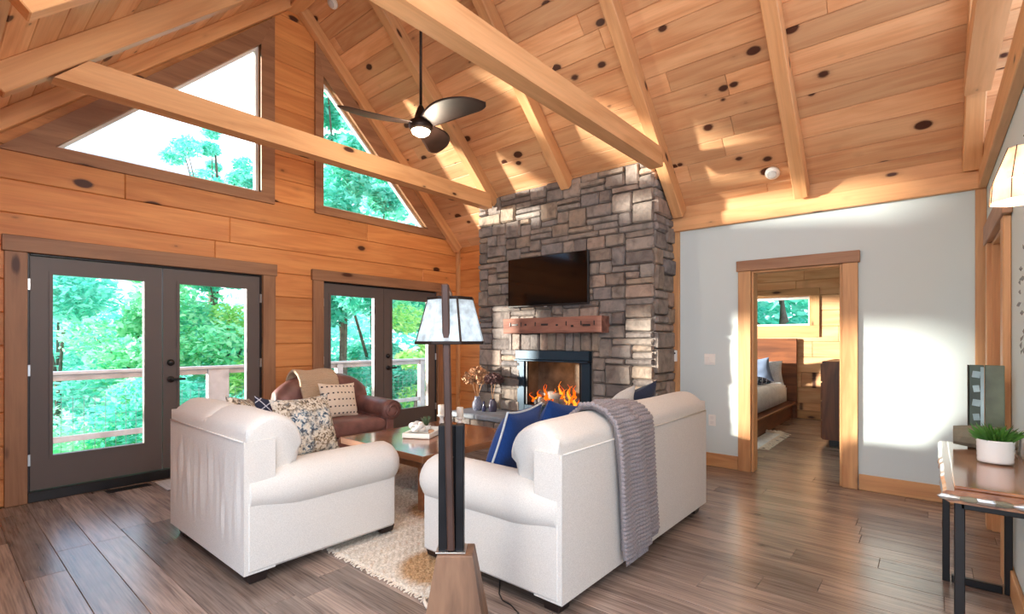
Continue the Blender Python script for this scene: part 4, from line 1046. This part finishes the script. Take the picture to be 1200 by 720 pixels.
# ------------------------------------------------------------------ floor lamp
lp = empty('floor_lamp', (1.52, 1.605, 0), R(-49.85), 'tall floor lamp with walnut wedge base and mica shade beside the white sofa', 'lamp')
V, F = loft_vf([[(-.15*k, -.13*k, z), (.15*k, -.13*k, z), (.15*k, .13*k, z), (-.15*k, .13*k, z)] for k, z in ((1.0, .001), (1.0, .012), (.52, .425), (.50, .43))]); fixn(mk('base', V, F, 'walnut_lamp', lp))
for x0, x1, y0, y1 in ((-.075, -.035, -.03, .03), (-.001, .035, -.03, .03)): boxab('steel_channel', (x0, y0, .43), (x1, y1, .985), 'blacksteel', lp, .003)
cbox('steel_web', (.034, .03, .55), 'blacksteel', lp, (-.018, .012, .705), b=.002)
for z in (.52, .66, .84): lathe('bolt', [(0, 0), (.006, 0), (.006, .004), (0, .005)], 'steel', lp, (-.018, -.004, z), 8, rot=(PI/2, 0, 0))
cbox('cap_plate', (.13, .10, .006), 'steel', lp, (-.02, 0, .434), b=.001)
bar('pole', (-.018, -.035, .44), (-.042, -.050, 1.60), .032, .026, plain('pole_wood', (70, 46, 36), .5, vary=.2), lp, zd=(0, 1, 0))
bar('top_arm', (-.042, -.045, 1.585), (-.042, .085, 1.565), .03, .026, 'walnut', lp)
sh = empty('s', (0, 0, 0)); bpy.data.objects.remove(sh)
SZ0, SZ1 = 1.345, 1.545; cxs = -.035; cys = .085
def ring8(r, z, n=8, ph=PI/8): return [(cxs+r*math.cos(ph+2*PI*k/n), cys+r*math.sin(ph+2*PI*k/n), z) for k in range(n)]
r0, r1 = .160, .105
lo_, hi_ = ring8(r0, SZ0), ring8(r1, SZ1)
for k in range(8):
    k2 = (k+1) % 8; a, b, c, d = (Vector(q) for q in (lo_[k], lo_[k2], hi_[k2], hi_[k])); n = (b-a).cross(d-a).normalized()*.0025
    V = [a, b, c, d, a+n, b+n, c+n, d+n]; fixn(mk('shade_panel', V, [[0, 1, 2, 3], [7, 6, 5, 4], [0, 4, 5, 1], [1, 5, 6, 2], [2, 6, 7, 3], [3, 7, 4, 0]], 'mica', lp))
for k in range(0, 8, 2): bar('shade_rib', lo_[k], hi_[k], .010, .006, 'bronze', lp)
for rr_, z in ((r0, SZ0), (r1, SZ1)):
    q = ring8(rr_+.002, z); P = []
    for k in range(8):
        a, b = Vector(q[k]), Vector(q[(k+1) % 8]); V_, F_ = cboxm((b-a).length+.004, .008, .014, .002); m = Matrix.Translation((a+b)/2) @ frame_from(b-a, (0, 0, 1)); P.append(([m @ Vector(v) for v in V_], F_))
    V, F = join(P); mk('shade_ring', V, F, 'bronze', lp)
tube('shade_hanger', [(cxs, cys, 1.57), (cxs, cys, 1.50)], .008, 'bronze', lp, 8)
lathe('lamp_bulb', [(0, 0), (.014, 0), (.03, .05), (.02, .08), (0, .085)], 'white', lp, (cxs, cys, 1.42), 12)
lbd = bpy.data.lights.new('floor_lamp_fill', 'POINT'); lbd.energy = .55; lbd.color = (.92, .96, 1); lbd.shadow_soft_size = .03  # point light added inside the shade to brighten its mica panels
lbo = bpy.data.objects.new('floor_lamp_fill', lbd); C.objects.link(lbo); lbo.parent = lp; lbo.location = (cxs, cys, 1.405)
cord = tube('lamp_cord', [(1.66, 1.52, .004), (1.80, 1.50, .004), (1.90, 1.56, .004), (1.935, 1.64, .004), (1.94, 1.70, .004), (1.98, 1.76, .004), (2.10, 1.86, .004), (2.3, 1.95, .004)], .0032, 'black', None, 6); tag(cord, 'thin black power cord on the floor by the white sofa', 'cord')

# ------------------------------------------------------------------ ceiling fan
fan = empty('ceiling_fan', (2.83, 3.44, 3.10), R(0), 'dark bronze three blade ceiling fan with a lit globe', 'fan')
tube('downrod', [(0, 0, .26), (0, 0, 2.11)], .0125, 'bronze', fan, 10)
lathe('ceiling_canopy', [(0, 2.10), (.03, 2.0), (.065, 2.06), (.07, 2.10), (0, 2.10)], 'bronze', fan, (0, 0, 0), 20)
lathe('motor_housing', [(0, .10), (.085, .10), (.105, .13), (.10, .175), (.06, .20), (.05, .24), (.03, .30), (.012, .33), (0, .33)], 'bronze', fan, (0, 0, 0), 28)
lathe('light_globe', [(0, .055), (.045, .06), (.075, .08), (.082, .10), (0, .102)], 'bulb', fan, (0, 0, 0), 24)
def blade(ang):
    secs = []; N = 22
    for i in range(N+1):
        t = i/N; r = .07+.63*t; wd = .055+.075*math.sin(PI*min(1, t*.9+.05))**.8; wd *= math.sqrt(max(0.004, 1-max(0, (t-.80)/.20)**2.2))
        sw = -.05*math.sin(PI*t*.9)+.07*t*t; pitch = -R(15-4*t); up = .03+.05*t-.04*t*t
        ring = []
        for q in range(10):
            a = 2*PI*q/10; cx_ = wd*math.cos(a); cz_ = .006*math.sin(a)-.012*(cx_/max(wd, .01))**2*0
            ring.append((r, sw+cx_*math.cos(pitch)-cz_*math.sin(pitch), .13+up*1.0+cx_*math.sin(pitch)+cz_*math.cos(pitch)))
        secs.append(ring)
    V, F = loft_vf(secs); ca, sa = math.cos(ang), math.sin(ang)
    V = [(p[0]*ca-p[1]*sa, p[0]*sa+p[1]*ca, p[2]) for p in V]
    return fixn(mk('blade', V, F, M['fan_wood'], fan, smooth=True))
M['fan_wood'] = plain('fan_wood', (46, 30, 25), .5, vary=.35)
for a in (R(33), R(153), R(273)): blade(a)
fld = bpy.data.lights.new('fan_light', 'POINT'); fld.energy = 14; fld.color = (1, .86, .66); fld.shadow_soft_size = .08
flo = bpy.data.objects.new('fan_light', fld); C.objects.link(flo); flo.location = (2.83, 3.44, 3.06)
# unseen pendant globes added above the frame to brighten the interior
M['globe'] = emit('globe', (255, 244, 232), 42)
for (x, y, z, lab) in ((.50, -.25, 2.60, 'unseen globe pendant added as fill light, beside the end of the console table wall'), (.42, 1.50, 2.62, 'unseen globe pendant added as fill light, behind the white armchair')):
    pe = empty('added_pendant', (x, y, z), label=lab, cat='lamp'); zt = zr(x)-z
    lathe('globe', [(.002, -.15)]+[(.15*math.cos(a_), .15*math.sin(a_)) for a_ in [R(-75+15*k) for k in range(11)]]+[(.002, .15)], 'globe', pe, (0, 0, 0), 24)
    lathe('cap', [(0, .135), (.07, .135), (.06, .165), (.015, .19), (0, .19)], 'bronze', pe, (0, 0, 0), 20)
    tube('cord', [(0, 0, .19), (0, 0, zt)], .005, 'black', pe, 6); lathe('canopy', [(0, zt-.05), (.05, zt-.05), (.06, zt+.02), (0, zt+.02)], 'bronze', pe, (0, 0, 0), 20)
# smoke detectors
nR = Vector((SR, 0, 1)).normalized()
for (x, y, lab) in ((3.02, 5.22, 'white round smoke detector near the ridge beam'), (5.30, 1.17, 'white round ceiling detector above the bedroom doorway')):
    m = Matrix.Translation(Vector((x, y, zr(x)))) @ frame_from((0, 1, 0), -nR)
    o = bpy.data.objects.new('smoke_detector', None); C.objects.link(o); o.matrix_world = m; tag(o, lab, 'detector', None)
    lathe('housing', [(0, .001), (.065, .001), (.065, .022), (.05, .04), (0, .044)], 'white', o, (0, 0, 0), 24); lathe('vent_ring', [(.034, .04), (.042, .0425), (.034, .045), (0, .0455)], 'greyfab', o, (0, 0, 0), 20)

# ------------------------------------------------------------------ wall fittings
sw = empty('light_switch', (W, 1.825, 1.145), label='white light switch plate on the white wall', cat='switch'); cbox('plate', (.008, .115, .12), 'white', sw, (-.005, 0, 0), b=.003); cbox('rocker', (.008, .035, .07), 'white', sw, (-.011, -.025, 0), (0, .08, 0), b=.002); cbox('rocker', (.008, .035, .07), 'white', sw, (-.011, .025, 0), (0, -.08, 0), b=.002)
ou = empty('power_outlet', (W, 1.80, .49), label='white power outlet plate behind the sofa arm', cat='outlet'); cbox('plate', (.008, .075, .12), 'white', ou, (-.005, 0, 0), b=.003)
for z in (-.025, .025): cbox('socket', (.006, .034, .03), 'whiteceramic', ou, (-.010, 0, z), b=.002)
rm = empty('remote_control', (W-.031, 2.195, 1.175), label='small white remote holder on the post beside the chimney', cat='remote'); cbox('body', (.018, .048, .125), 'white', rm, (-.010, 0, 0), b=.008); lathe('button', [(0, 0), (.010, 0), (.010, .003), (0, .004)], 'black', rm, (-.0195, 0, .03), 12, rot=(0, -PI/2, 0))
vt = empty('floor_vent', (1.21, 5.60, 0), label='dark slotted floor register in front of the first french doors', cat='vent'); cbox('frame', (.32, .11, .005), 'black', vt, (0, 0, .003), b=.001)
for k in range(22): cbox('slat', (.004, .08, .004), 'bronze', vt, (-.14+k*.0133, 0, .007), b=.001)
dm = empty('door_mat', (1.72, 5.42, 0), label='pale striped mat in front of the first french doors', cat='mat'); cbox('weave', (.62, .40, .010), 'mat', dm, (0, 0, .006), b=.003)

# hearth vases with dried flowers
def bloom(parent, base, top, n, r, mat, seed):
    q = random.Random(seed); P = []
    tube('stem', [base, ((base[0]+top[0])/2, (base[1]+top[1])/2+.01, (base[2]+top[2])/2), top], .004, 'driedtan', parent, 5)
    for k in range(n):
        a = q.uniform(0, 2*PI); b = math.acos(q.uniform(-.7, 1)); rr = r*q.uniform(.35, 1)**.6; c = Vector(top)+Vector((math.cos(a)*math.sin(b), math.sin(a)*math.sin(b), math.cos(b)*.8))*rr
        s = q.uniform(.011, .024); d1 = Vector((q.uniform(-1, 1), q.uniform(-1, 1), q.uniform(-1, 1))).normalized()*s; d2 = Vector((q.uniform(-1, 1), q.uniform(-1, 1), q.uniform(-1, 1))).normalized()*s
        P.append(([c-d1, c-d2, c+d1, c+d2+d1*.3], [[0, 1, 2, 3]]))
    V, F = join(P); o = mk('flower_head', V, F, mat, parent); o['kind'] = 'stuff'
v1 = empty('flower_vase', (4.74, 4.60, .42), label='navy lattice vase with tan dried hydrangea on the hearth', cat='vase')
lathe('vase', [(0, 0), (.05, 0), (.068, .05), (.066, .10), (.04, .14), (.034, .17), (.04, .185), (.034, .183), (.028, .165), (0, .16)], 'lattice_vase', v1, (0, 0, 0), 24)
for k in range(3): bloom(v1, (0, 0, .15), (rnd.uniform(-.04, .04), -.09+.09*k, .42+.06*(k % 2)), 520, .125, 'driedtan', 30+k)
v2 = empty('flower_vase', (4.78, 4.36, .42), label='dark glass vase with mauve dried flowers on the hearth', cat='vase')
lathe('vase', [(0, 0), (.045, 0), (.055, .04), (.05, .12), (.03, .15), (.034, .165), (.028, .16), (0, .15)], plain('dark_glass', (70, 66, 84), .15), v2, (0, 0, 0), 24)
for k in range(2): bloom(v2, (0, 0, .14), (.0, -.06+.08*k, .42), 460, .10, 'drieddark', 40+k)
v3 = empty('bud_vase', (4.72, 4.46, .42), label='small dark bud vase between the two hearth vases', cat='vase')
lathe('vase', [(0, 0), (.022, 0), (.03, .04), (.012, .09), (.015, .13), (.011, .128), (0, .12)], plain('bud_glass', (56, 60, 92), .15), v3, (0, 0, 0), 18)

# ------------------------------------------------------------------ console table and what stands on it
cn = empty('console_table', (3.10, -.18, 0), label='live edge wood and resin console table on black steel frames', cat='table')
N = 40; edge = lambda x, s: s*.148+.006*noise.noise(Vector((x*3, s*7, 1)))+.004*noise.noise(Vector((x*15, s*3, 5)))
secs = []
for i in range(N+1):
    x = -.56+1.21*i/N
    if s_ := True:
        a0, a1 = -.155, edge(x, 1)
    secs.append([(x, a0, .735), (x, a1-.02, .735), (x, a1+.004, .748), (x, a1, .772), (x, a1-.012, .78), (x, a0, .78)])
V, F = loft_vf(secs); fixn(mk('wood_slab', V, F, 'resin_top', cn))
cbox('resin_layer', (1.10, .25, .012), 'resin_top', cn, (.03, -.014, .7865), b=.003)
for k in range(6): V, F = lump(.03, (1.4, .35, .45), 50+k); mk('bark_inlay', V, F, 'steel' if k % 2 else 'driftwood', cn, (-.563, -.12+k*.048, .757), (0, 0, PI/2))
for sx, l in ((.62, .115), (-.50, .095)):
    for y in (-.135, l): cbox('leg', (.03, .032, .733), 'black', cn, (sx, y, .3675), b=.003)
    cbox('foot_rail', (.03, .204, .04), 'black', cn, (sx, -.010, .021), b=.003); cbox('top_rail', (.03, .204, .03), 'black', cn, (sx, -.010, .719), b=.003)
CT = .7935
pt = empty('planter', (3.16, -.225, CT), label='white oval ribbed planter of green grass on the console table', cat='planter')
pf = [(0, 0)]+[(.098+.0006*k+(.0022 if k % 2 else 0), .006+k*.0105) for k in range(10)]+[(.106, .108), (.10, .108), (.096, .09), (0, .088)]
lathe('pot', [(r*.62, z) for r, z in pf], 'whiteceramic', pt, (0, 0, 0), 32, .85, 1.0)
gp = []; q = random.Random(9)
for k in range(170):
    a = q.uniform(0, 2*PI); r = q.uniform(0, .05); b0 = Vector((r*math.cos(a)*.7, r*math.sin(a), .085)); out = Vector((math.cos(a)*q.uniform(.2, .9), math.sin(a)*q.uniform(.2, 1), 1)).normalized(); h = q.uniform(.05, .11)
    sdv = Vector((-out.y, out.x, 0)).normalized()*.0045; m1 = b0+out*h*.6; tp = b0+out*h+Vector((out.x, out.y, -.2))*.03
    gp.append(([b0-sdv, b0+sdv, m1+sdv, tp, m1-sdv], [[0, 1, 2, 3, 4]]))
V, F = join(gp); o = mk('grass_blades', V, F, 'grasscol', pt); o['kind'] = 'stuff'
# driftwood block with green glazed art tile
dw = empty('driftwood_block', (3.52, -.225, CT), label='weathered grey driftwood block standing behind the planter', cat='driftwood')
secs = []
for i in range(15):
    y = -.105+.24*i/14; k = .75+.25*math.sin(PI*(i+1)/16)+.06*noise.noise(Vector((i*.7, 0, 0))); secs.append([(.045*k*math.cos(2*PI*q_/10)*(1+.15*noise.noise(Vector((i*.4, q_, 1)))), y, .062+.060*k*math.sin(2*PI*q_/10)) for q_ in range(10)])
V, F = loft_vf(secs); fixn(mk('wood_block', V, F, 'driftwood', dw))
ar = empty('art_panel', (3.60, -.215, CT), label='tall green and pale blue glazed art panel behind the driftwood', cat='art'); ar.rotation_euler = (0, R(3), 0)
cbox('green_tile', (.018, .075, .43), 'arttile', ar, (0, -.040, .216), b=.003)
cbox('dark_tile', (.018, .06, .43), plain('art_dark', (70, 84, 70), .4, vary=.3), ar, (0, .03, .216), b=.003)
cbox('blue_strip', (.006, .014, .40), 'artblue', ar, (-.013, .008, .22), b=.002)
for k in range(5): cbox('blue_rung', (.006, .032-.006*(k % 2), .035), 'artblue', ar, (-.013, .031, .08+k*.075), (R(8*(-1)**k), 0, 0), b=.003)
cbox('frame_edge', (.024, .005, .43), 'bronze', ar, (0, .063, .216), b=.001)
# wall sconce
sn = empty('wall_sconce', (2.15, RW, 1.875), label='lit capiz shell wall sconce above the console table', cat='lamp')
lathe('back_plate', [(0, 0), (.06, 0), (.06, .012), (.05, .018), (0, .02)], 'bronze', sn, (0, .001, .06), 20, rot=(-PI/2, 0, 0))
tube('arm', [(0, .015, .06), (0, .07, .10), (0, .115, .12), (0, .12, .10)], .007, 'bronze', sn, 8)
n6 = 8
def ringc(r, z): return [(r*math.cos(2*PI*(k+.5)/n6), .13+r*math.sin(2*PI*(k+.5)/n6)*.9, z) for k in range(n6)]
lv = [ringc(.036, .07), ringc(.078, -.035), ringc(.083, -.095)]
for j in range(2):
    for k in range(n6):
        k2 = (k+1) % n6; a, b, c, d = (Vector(p) for p in (lv[j][k], lv[j][k2], lv[j+1][k2], lv[j+1][k])); n = (b-a).cross(d-a).normalized()*.003
        cc = (a+b+c+d)/4; V = [cc+(p-cc)*.96 for p in (a, b, c, d)]; V = V+[p+n for p in V]
        fixn(mk('shell_panel', V, [[0, 1, 2, 3], [7, 6, 5, 4], [0, 4, 5, 1], [1, 5, 6, 2], [2, 6, 7, 3], [3, 7, 4, 0]], 'capiz', sn))
for k in range(n6): tube('wire_rib', [lv[0][k], lv[1][k], lv[2][k]], .0014, 'bronze', sn, 5)
lathe('lamp_bulb', [(0, -.04), (.02, -.03), (.028, 0), (.016, .04), (0, .06)], 'bulb', sn, (0, .13, 0), 14)
sld = bpy.data.lights.new('sconce_light', 'POINT'); sld.energy = 2.2; sld.color = (1, .80, .62); sld.shadow_soft_size = .03
slo = bpy.data.objects.new('sconce_light', sld); C.objects.link(slo); slo.location = (2.15, RW+.13, 1.83)
# metal leaf wreath on the wall
M['wreathgrey'] = plain('wreathgrey', (128, 132, 132), .5, .4)
wr = empty('metal_wreath', (2.93, RW, 1.52), label='grey metal leaf wall wreath above the console table', cat='wreath')
q = random.Random(14); tube('ring_wire', [(.15*math.cos(2*PI*k/32), .02, .19*math.sin(2*PI*k/32)) for k in range(33)], .004, 'blacksteel', wr, 6)
for k in range(30):
    a = 2*PI*k/30; r = q.uniform(.85, 1.15); c = Vector((.15*r*math.cos(a), .02+q.uniform(0, .03), .19*r*math.sin(a))); t = Vector((math.cos(a+q.uniform(-1, 1)), q.uniform(-.1, .4), math.sin(a+q.uniform(-1, 1)))).normalized()*.036; s_ = t.cross(Vector((0, 1, 0))).normalized()*.012
    V = [c, c+t*.5+s_, c+t, c+t*.5-s_, c+t*.5+Vector((0, .006, 0))]; mk('leaf', V, [[0, 1, 4], [1, 2, 4], [2, 3, 4], [3, 0, 4], [3, 2, 1, 0]], 'wreathgrey', wr)

# ------------------------------------------------------------------ bedroom furniture
bd = empty('platform_bed', (8.45, 2.62, 0), label='dark wood platform bed with white bedding in the bedroom', cat='bed'); obd = bd.location
Bb = lambda nm, a, c, mt, b=.006, axis=0: boxab(nm, a, c, mt, bd, b, off=obd, axis=axis)
Bb('side_board', (7.2, 1.84, .0), (9.72, 1.90, .24), 'bed_wood'); Bb('side_board', (7.2, 3.36, .0), (9.72, 3.42, .24), 'bed_wood'); Bb('foot_board', (7.2, 1.90, 0), (7.26, 3.36, .24), 'bed_wood', axis=1)
Bb('platform', (7.12, 1.77, .241), (9.72, 3.48, .285), 'bed_wood'); Bb('headboard', (9.72, 1.77, 0), (9.775, 3.48, 1.375), 'bed_wood', axis=1)
def softbox(nm, a, c, mat, parent, off, amp=.02, n=26, flare=.0):
    V = []; F = []
    sx, sy, sz = (c[i]-a[i] for i in range(3)); m = [(a[i]+c[i])/2-off[i] for i in range(3)]
    def top(u, v):
        e = max(0, (1-u**8)*(1-v**8)); return sz/2*(.70+.30*e**.4)+amp*noise.noise(Vector((u*3, v*3, 1)))
    for j in range(n+1):
        for i in range(n+1):
            u, v = -1+2*i/n, -1+2*j/n; V.append((u*sx/2, v*sy/2, top(u, v)))
    ring = [i for i in range(n)]+[j*(n+1)+n for j in range(n)]+[n*(n+1)+i for i in range(n, 0, -1)]+[j*(n+1) for j in range(n, 0, -1)]
    b0 = len(V)
    for k, q in enumerate(ring): p = V[q]; w_ = 1+flare*(1+.5*math.sin(k*1.3)); V.append((p[0]*w_, p[1]*w_, -sz/2))
    F = [[j*(n+1)+i, j*(n+1)+i+1, (j+1)*(n+1)+i+1, (j+1)*(n+1)+i] for j in range(n) for i in range(n)]
    L_ = len(ring); F += [[ring[k], b0+k, b0+(k+1) % L_, ring[(k+1) % L_]] for k in range(L_)]; F.append([b0+k for k in range(L_)])
    o = mk(nm, V, F, mat, parent, m, None, True); return fixn(o)
softbox('mattress', (7.45, 1.92, .286), (9.70, 3.36, .56), 'bedding', bd, obd)
softbox('duvet', (7.38, 1.86, .33), (9.30, 3.42, .64), 'bedding', bd, obd, .03, flare=.01)
pillow('bed_pillow', .62, .46, .18, 'bedding', (9.50, 2.24, .78), (R(70), 0, R(90)), 'white bed pillow against the dark headboard', seed=3)
pillow('bed_pillow', .46, .46, .16, plain('blue_grey', (120, 138, 168), .9), (9.28, 2.30, .82), (R(66), R(8), R(96)), 'blue grey square pillow on the platform bed', seed=5)
pillow('bed_pillow', .40, .22, .12, 'lattice', (8.6, 2.12, .70), (R(8), 0, R(60)), 'small dark patterned cushion lying on the white bedding', seed=6)
br = empty('bedside_rug', (7.45, 1.80, 0), R(0), 'small white fringed rug beside the platform bed', 'rug')
cbox('weave', (1.25, .20, .010), 'bedding', br, (-.18, -.075, .006), b=.003)
fr = []
for k in range(46):
    X = .45+rnd.uniform(-.01, .01); Y = -.17+.20*k/45; fr.append(tube_vf([(X-.01, Y, .012), (X+.05, Y+rnd.uniform(-.03, .03), .03*rnd.random()+.012), (X+.12, Y+rnd.uniform(-.05, .05), .006)], .006, 5))
    X = -.80+1.25*k/45; fr.append(tube_vf([(X, -.17, .012), (X+rnd.uniform(-.03, .03), -.22, .012+.02*rnd.random()), (X+rnd.uniform(-.05, .05), -.28, .006)], .006, 5))
V, F = join(fr); o = mk('fringe', V, F, 'cream', br); o['kind'] = 'stuff'
dr = empty('dresser', (7.95, .765, 0), label='tall dark wood dresser at the bedroom wall', cat='dresser')
M['bed_wood_v'] = wood('bed_wood_v', (84, 48, 30), (128, 76, 46), knots=0, rough=.4, rot=(0, PI/2, 0))
cbox('body', (1.08, .60, 1.0), 'bed_wood_v', dr, (0, 0, .58)); cbox('plinth', (1.0, .50, .08), 'black', dr, (0, -.02, .041)); 
for k in range(4):
    d_ = cbox('drawer', (1.04, .018, .225), 'bed_wood', dr, (0, .309, .205+k*.243), b=.003); cbox('pull', (.30, .03, .018), 'steel', d_, (-.2, .02, .05), b=.004); cbox('pull', (.30, .03, .018), 'steel', d_, (.25, .02, .05), b=.004)
mr = empty('leaning_mirror', (7.95, .66, 1.081), label='white framed mirror standing on the dresser', cat='mirror'); 
for a, c in (((-.35, -.015, 0), (-.31, .015, .62)), ((.31, -.015, 0), (.35, .015, .62)), ((-.31, -.015, 0), (.31, .015, .04)), ((-.31, -.015, .58), (.31, .015, .62))): boxab('frame', a, c, 'white', mr)
cbox('mirror_glass', (.62, .012, .54), plain('mirrorglass', (220, 220, 220), .03, 1), mr, (0, 0, .31), b=.001)

# ------------------------------------------------------------------ deck and railing outside
DK = -.27
dk = boxab('floor', (-1.5, G+.2, DK-.2), (9.5, 8.75, DK-.025), 'deckfloor'); tag(dk, 'grey timber deck floor outside the french doors', 'deck', kind='structure')
for k in range(21):
    y0 = G+.2+k*.139; boxab('deck_board', (-1.5, y0, DK-.024), (9.5, y0+.133, DK), 'deckfloor', dk, .003, off=dk.location, axis=0)
rl = empty('deck_railing', (4, 8.62, DK), label='pale timber deck railing with wire grid panels outside the doors', cat='railing'); orl = rl.location
Br = lambda nm, a, c, axis=0: boxab(nm, a, c, 'deckrail', rl, .006, off=orl, axis=axis)
posts = [-1.3, .98, 3.0, 5.1, 7.1, 9.2]
for x in posts: Br('post', (x-.06 if x != 3.0 else x-.15, 8.56, DK), (x+.06 if x != 3.0 else x+.15, 8.68, .90), 2)
Br('top_rail', (-1.4, 8.54, .902), (9.3, 8.70, .945))
for i in range(len(posts)-1):
    x0, x1 = posts[i]+(.06 if posts[i] != 3 else .15), posts[i+1]-(.06 if posts[i+1] != 3 else .15)
    Br('upper_rail', (x0, 8.60, .82), (x1, 8.64, .90)); Br('lower_rail', (x0, 8.60, .02), (x1, 8.64, .10))
    wp = []; n = int((x1-x0)/.11)
    for k in range(1, n): X = x0+(x1-x0)*k/n-orl.x; wp.append(tube_vf([(X, 0, .16), (X, 0, .88)], .0035, 4))
    for k in range(1, 6): Z = .10+k*.12-DK; wp.append(tube_vf([(x0-orl.x, 0, Z), (x1-orl.x, 0, Z)], .0025, 4))
    V, F = join(wp); o = mk('wire_panel', V, F, 'wire', rl); o['kind'] = 'stuff'

# ------------------------------------------------------------------ trees outside
gnd = mk('ground', [(-80, 5, -6.0), (90, 5, -6.0), (90, 120, -4.0), (-80, 120, -4.0), (-80, 5, -7), (90, 5, -7), (90, 120, -7), (-80, 120, -7)], [[0, 1, 2, 3], [7, 6, 5, 4], [0, 4, 5, 1], [1, 5, 6, 2], [2, 6, 7, 3], [3, 7, 4, 0]], 'ground'); fixn(gnd); tag(gnd, 'grassy ground far below the deck', 'ground', kind='structure')
def leaves(clumps, n, size, q, flat=.5):
    V = []; F = []
    for k in range(n):
        c, r = clumps[k % len(clumps)]
        d = Vector((q.gauss(0, 1), q.gauss(0, 1), q.gauss(0, 1))).normalized()*r*(q.random()**.35); d.z *= .7
        p = Vector(c)+d; s = size*q.uniform(.6, 1.4)
        a = Vector((q.gauss(0, 1), q.gauss(0, 1), q.gauss(0, flat))).normalized()*s; b = a.cross(Vector((q.gauss(0, .6), q.gauss(0, .6), 1))).normalized()*s*.55
        i = len(V); V += [p-a, p-b*.9+a*.1, p+a, p+b*.9+a*.1]; F.append([i, i+1, i+2, i+3])
    return V, F
def tree(x, y, zb, zc0, zc1, rad, nl, size, mat, label, seed, nclump=26, group=None):
    q = random.Random(seed); e = empty('leafy_tree', (x, y, zb), label=label, cat='tree', group=group)
    H_ = zc1-zb; tr_ = [(0, 0, 0)]; 
    for k in range(1, 6): tr_.append((q.uniform(-.2, .2), q.uniform(-.2, .2), (zc0*.35+zc1*.65-zb)*k/5))
    tube('trunk', tr_, [.20, .17, .14, .11, .08, .04], 'bark', e, 8)
    cl = []
    for k in range(nclump):
        t = q.random(); zz = zc0+(zc1-zc0)*t; rr = rad*math.sin(PI*min(1, .18+t*.78))**.7*math.sqrt(q.random()); a = q.uniform(0, 2*PI)
        cl.append(((rr*math.cos(a), rr*math.sin(a), zz-zb), rad*q.uniform(.22, .42)))
    for k in range(6):
        c = cl[k][0]; zt = min(c[2]*.75, (zc1-zb)*.6); tube('branch', [(0, 0, zt*.8), (c[0]*.5, c[1]*.5, (zt+c[2])/2), c], [.06, .04, .015], 'bark', e, 5)
    V, F = leaves(cl, int(nl*1.7), size*.78, q); o = mk('foliage', V, F, mat, e); o['kind'] = 'stuff'
    return e
GRP = 'trees beyond the deck'
tree(2.7, 21.0, -5.5, -3.5, 3.5, 3.0, 7000, .16, 'leaf_teal', 'teal green tree behind the railing, outermost beyond the first french doors', 1)
tree(5.6, 25.5, -5.4, -3.5, 2.9, 3.4, 7000, .17, 'leaf_teal', 'low teal green tree under open sky beyond the first french doors', 2)
tree(4.6, 17.5, -5.6, -3.5, 3.4, 2.3, 6000, .14, 'leaf_green', 'green tree close behind the railing beyond the first french doors', 3)
tree(6.2, 17.3, -5.6, -3.0, 5.0, 2.1, 7000, .14, 'leaf_teal', 'tall teal tree beside the lime tree beyond the first french doors', 4)
tree(7.0, 16.0, -5.6, -2.5, 5.0, 1.5, 6000, .12, 'leaf_lime', 'bright lime green tree beyond the first french doors', 5)
tree(1.6, 13.0, -5.8, -4.8, -.3, 2.0, 6000, .11, 'leaf_green', 'low green tree below the railing beyond the first french doors', 6)
tree(3.6, 13.0, -5.8, -4.8, .3, 2.0, 6000, .11, 'leaf_dark', 'dark green tree below the railing beyond the first french doors', 7)
tree(5.5, 12.6, -5.8, -4.8, .2, 1.8, 5000, .11, 'leaf_dark', 'dark low tree between the two pairs of french doors', 8)
tree(8.6, 25.0, -5.4, 8.0, 11.0, 1.75, 2600, .15, 'leaf_teal', 'single tall slender tree against the sky in the first triangular window', 9, 14)
tree(7.6, 12.7, -5.8, -3.0, 9.6, 1.9, 15000, .14, 'leaf_dark', 'tall dark green tree beyond the second french doors', 10, 34)
tree(9.6, 14.0, -5.8, -3.0, 9.8, 2.2, 16000, .15, 'leaf_teal', 'tall teal tree beside the dark one beyond the second french doors', 11, 34)
tree(11.6, 13.6, -5.8, -3.0, 8.8, 2.2, 15000, .15, 'leaf_green', 'tall green tree beyond the chimney end of the gable wall', 12, 34)
tree(8.9, 11.2, -5.8, -4.0, 2.0, 1.6, 5000, .11, 'leaf_lime', 'lime green bushy tree behind the railing beyond the second french doors', 13)
tree(15.5, 3.2, -1.5, -.5, 6.5, 2.6, 14000, .15, 'leaf_dark', 'dark green tree outside the bedroom window', 14, 34)
tree(15.0, 5.6, -1.5, -.5, 6.5, 2.4, 9000, .15, 'leaf_teal', 'teal tree beside the dark one outside the bedroom window', 15, 30)
q = random.Random(77); cl = []
for k in range(150):
    t = q.random(); a = R(40+62*t); d = q.uniform(34, 46); top = 2.5+3.0*noise.noise(Vector((t*7, 0, 0)))+(9 if t < .35 else 0)*(1-t/.35 if t < .35 else 0)
    cl.append(((d*math.cos(a)*1.0, d*math.sin(a), q.uniform(-5, top)), q.uniform(1.6, 3)))
for k in range(60):
    a = R(2+26*q.random()); d = q.uniform(21, 25); cl.append(((d*math.cos(a), d*math.sin(a), q.uniform(-2, 8)), q.uniform(1.2, 2)))
V, F = leaves(cl, 40000, .30, q); o = mk('distant_forest', V, F, 'leaf_teal'); tag(o, 'distant teal green forest behind the trees', 'forest', kind='stuff')
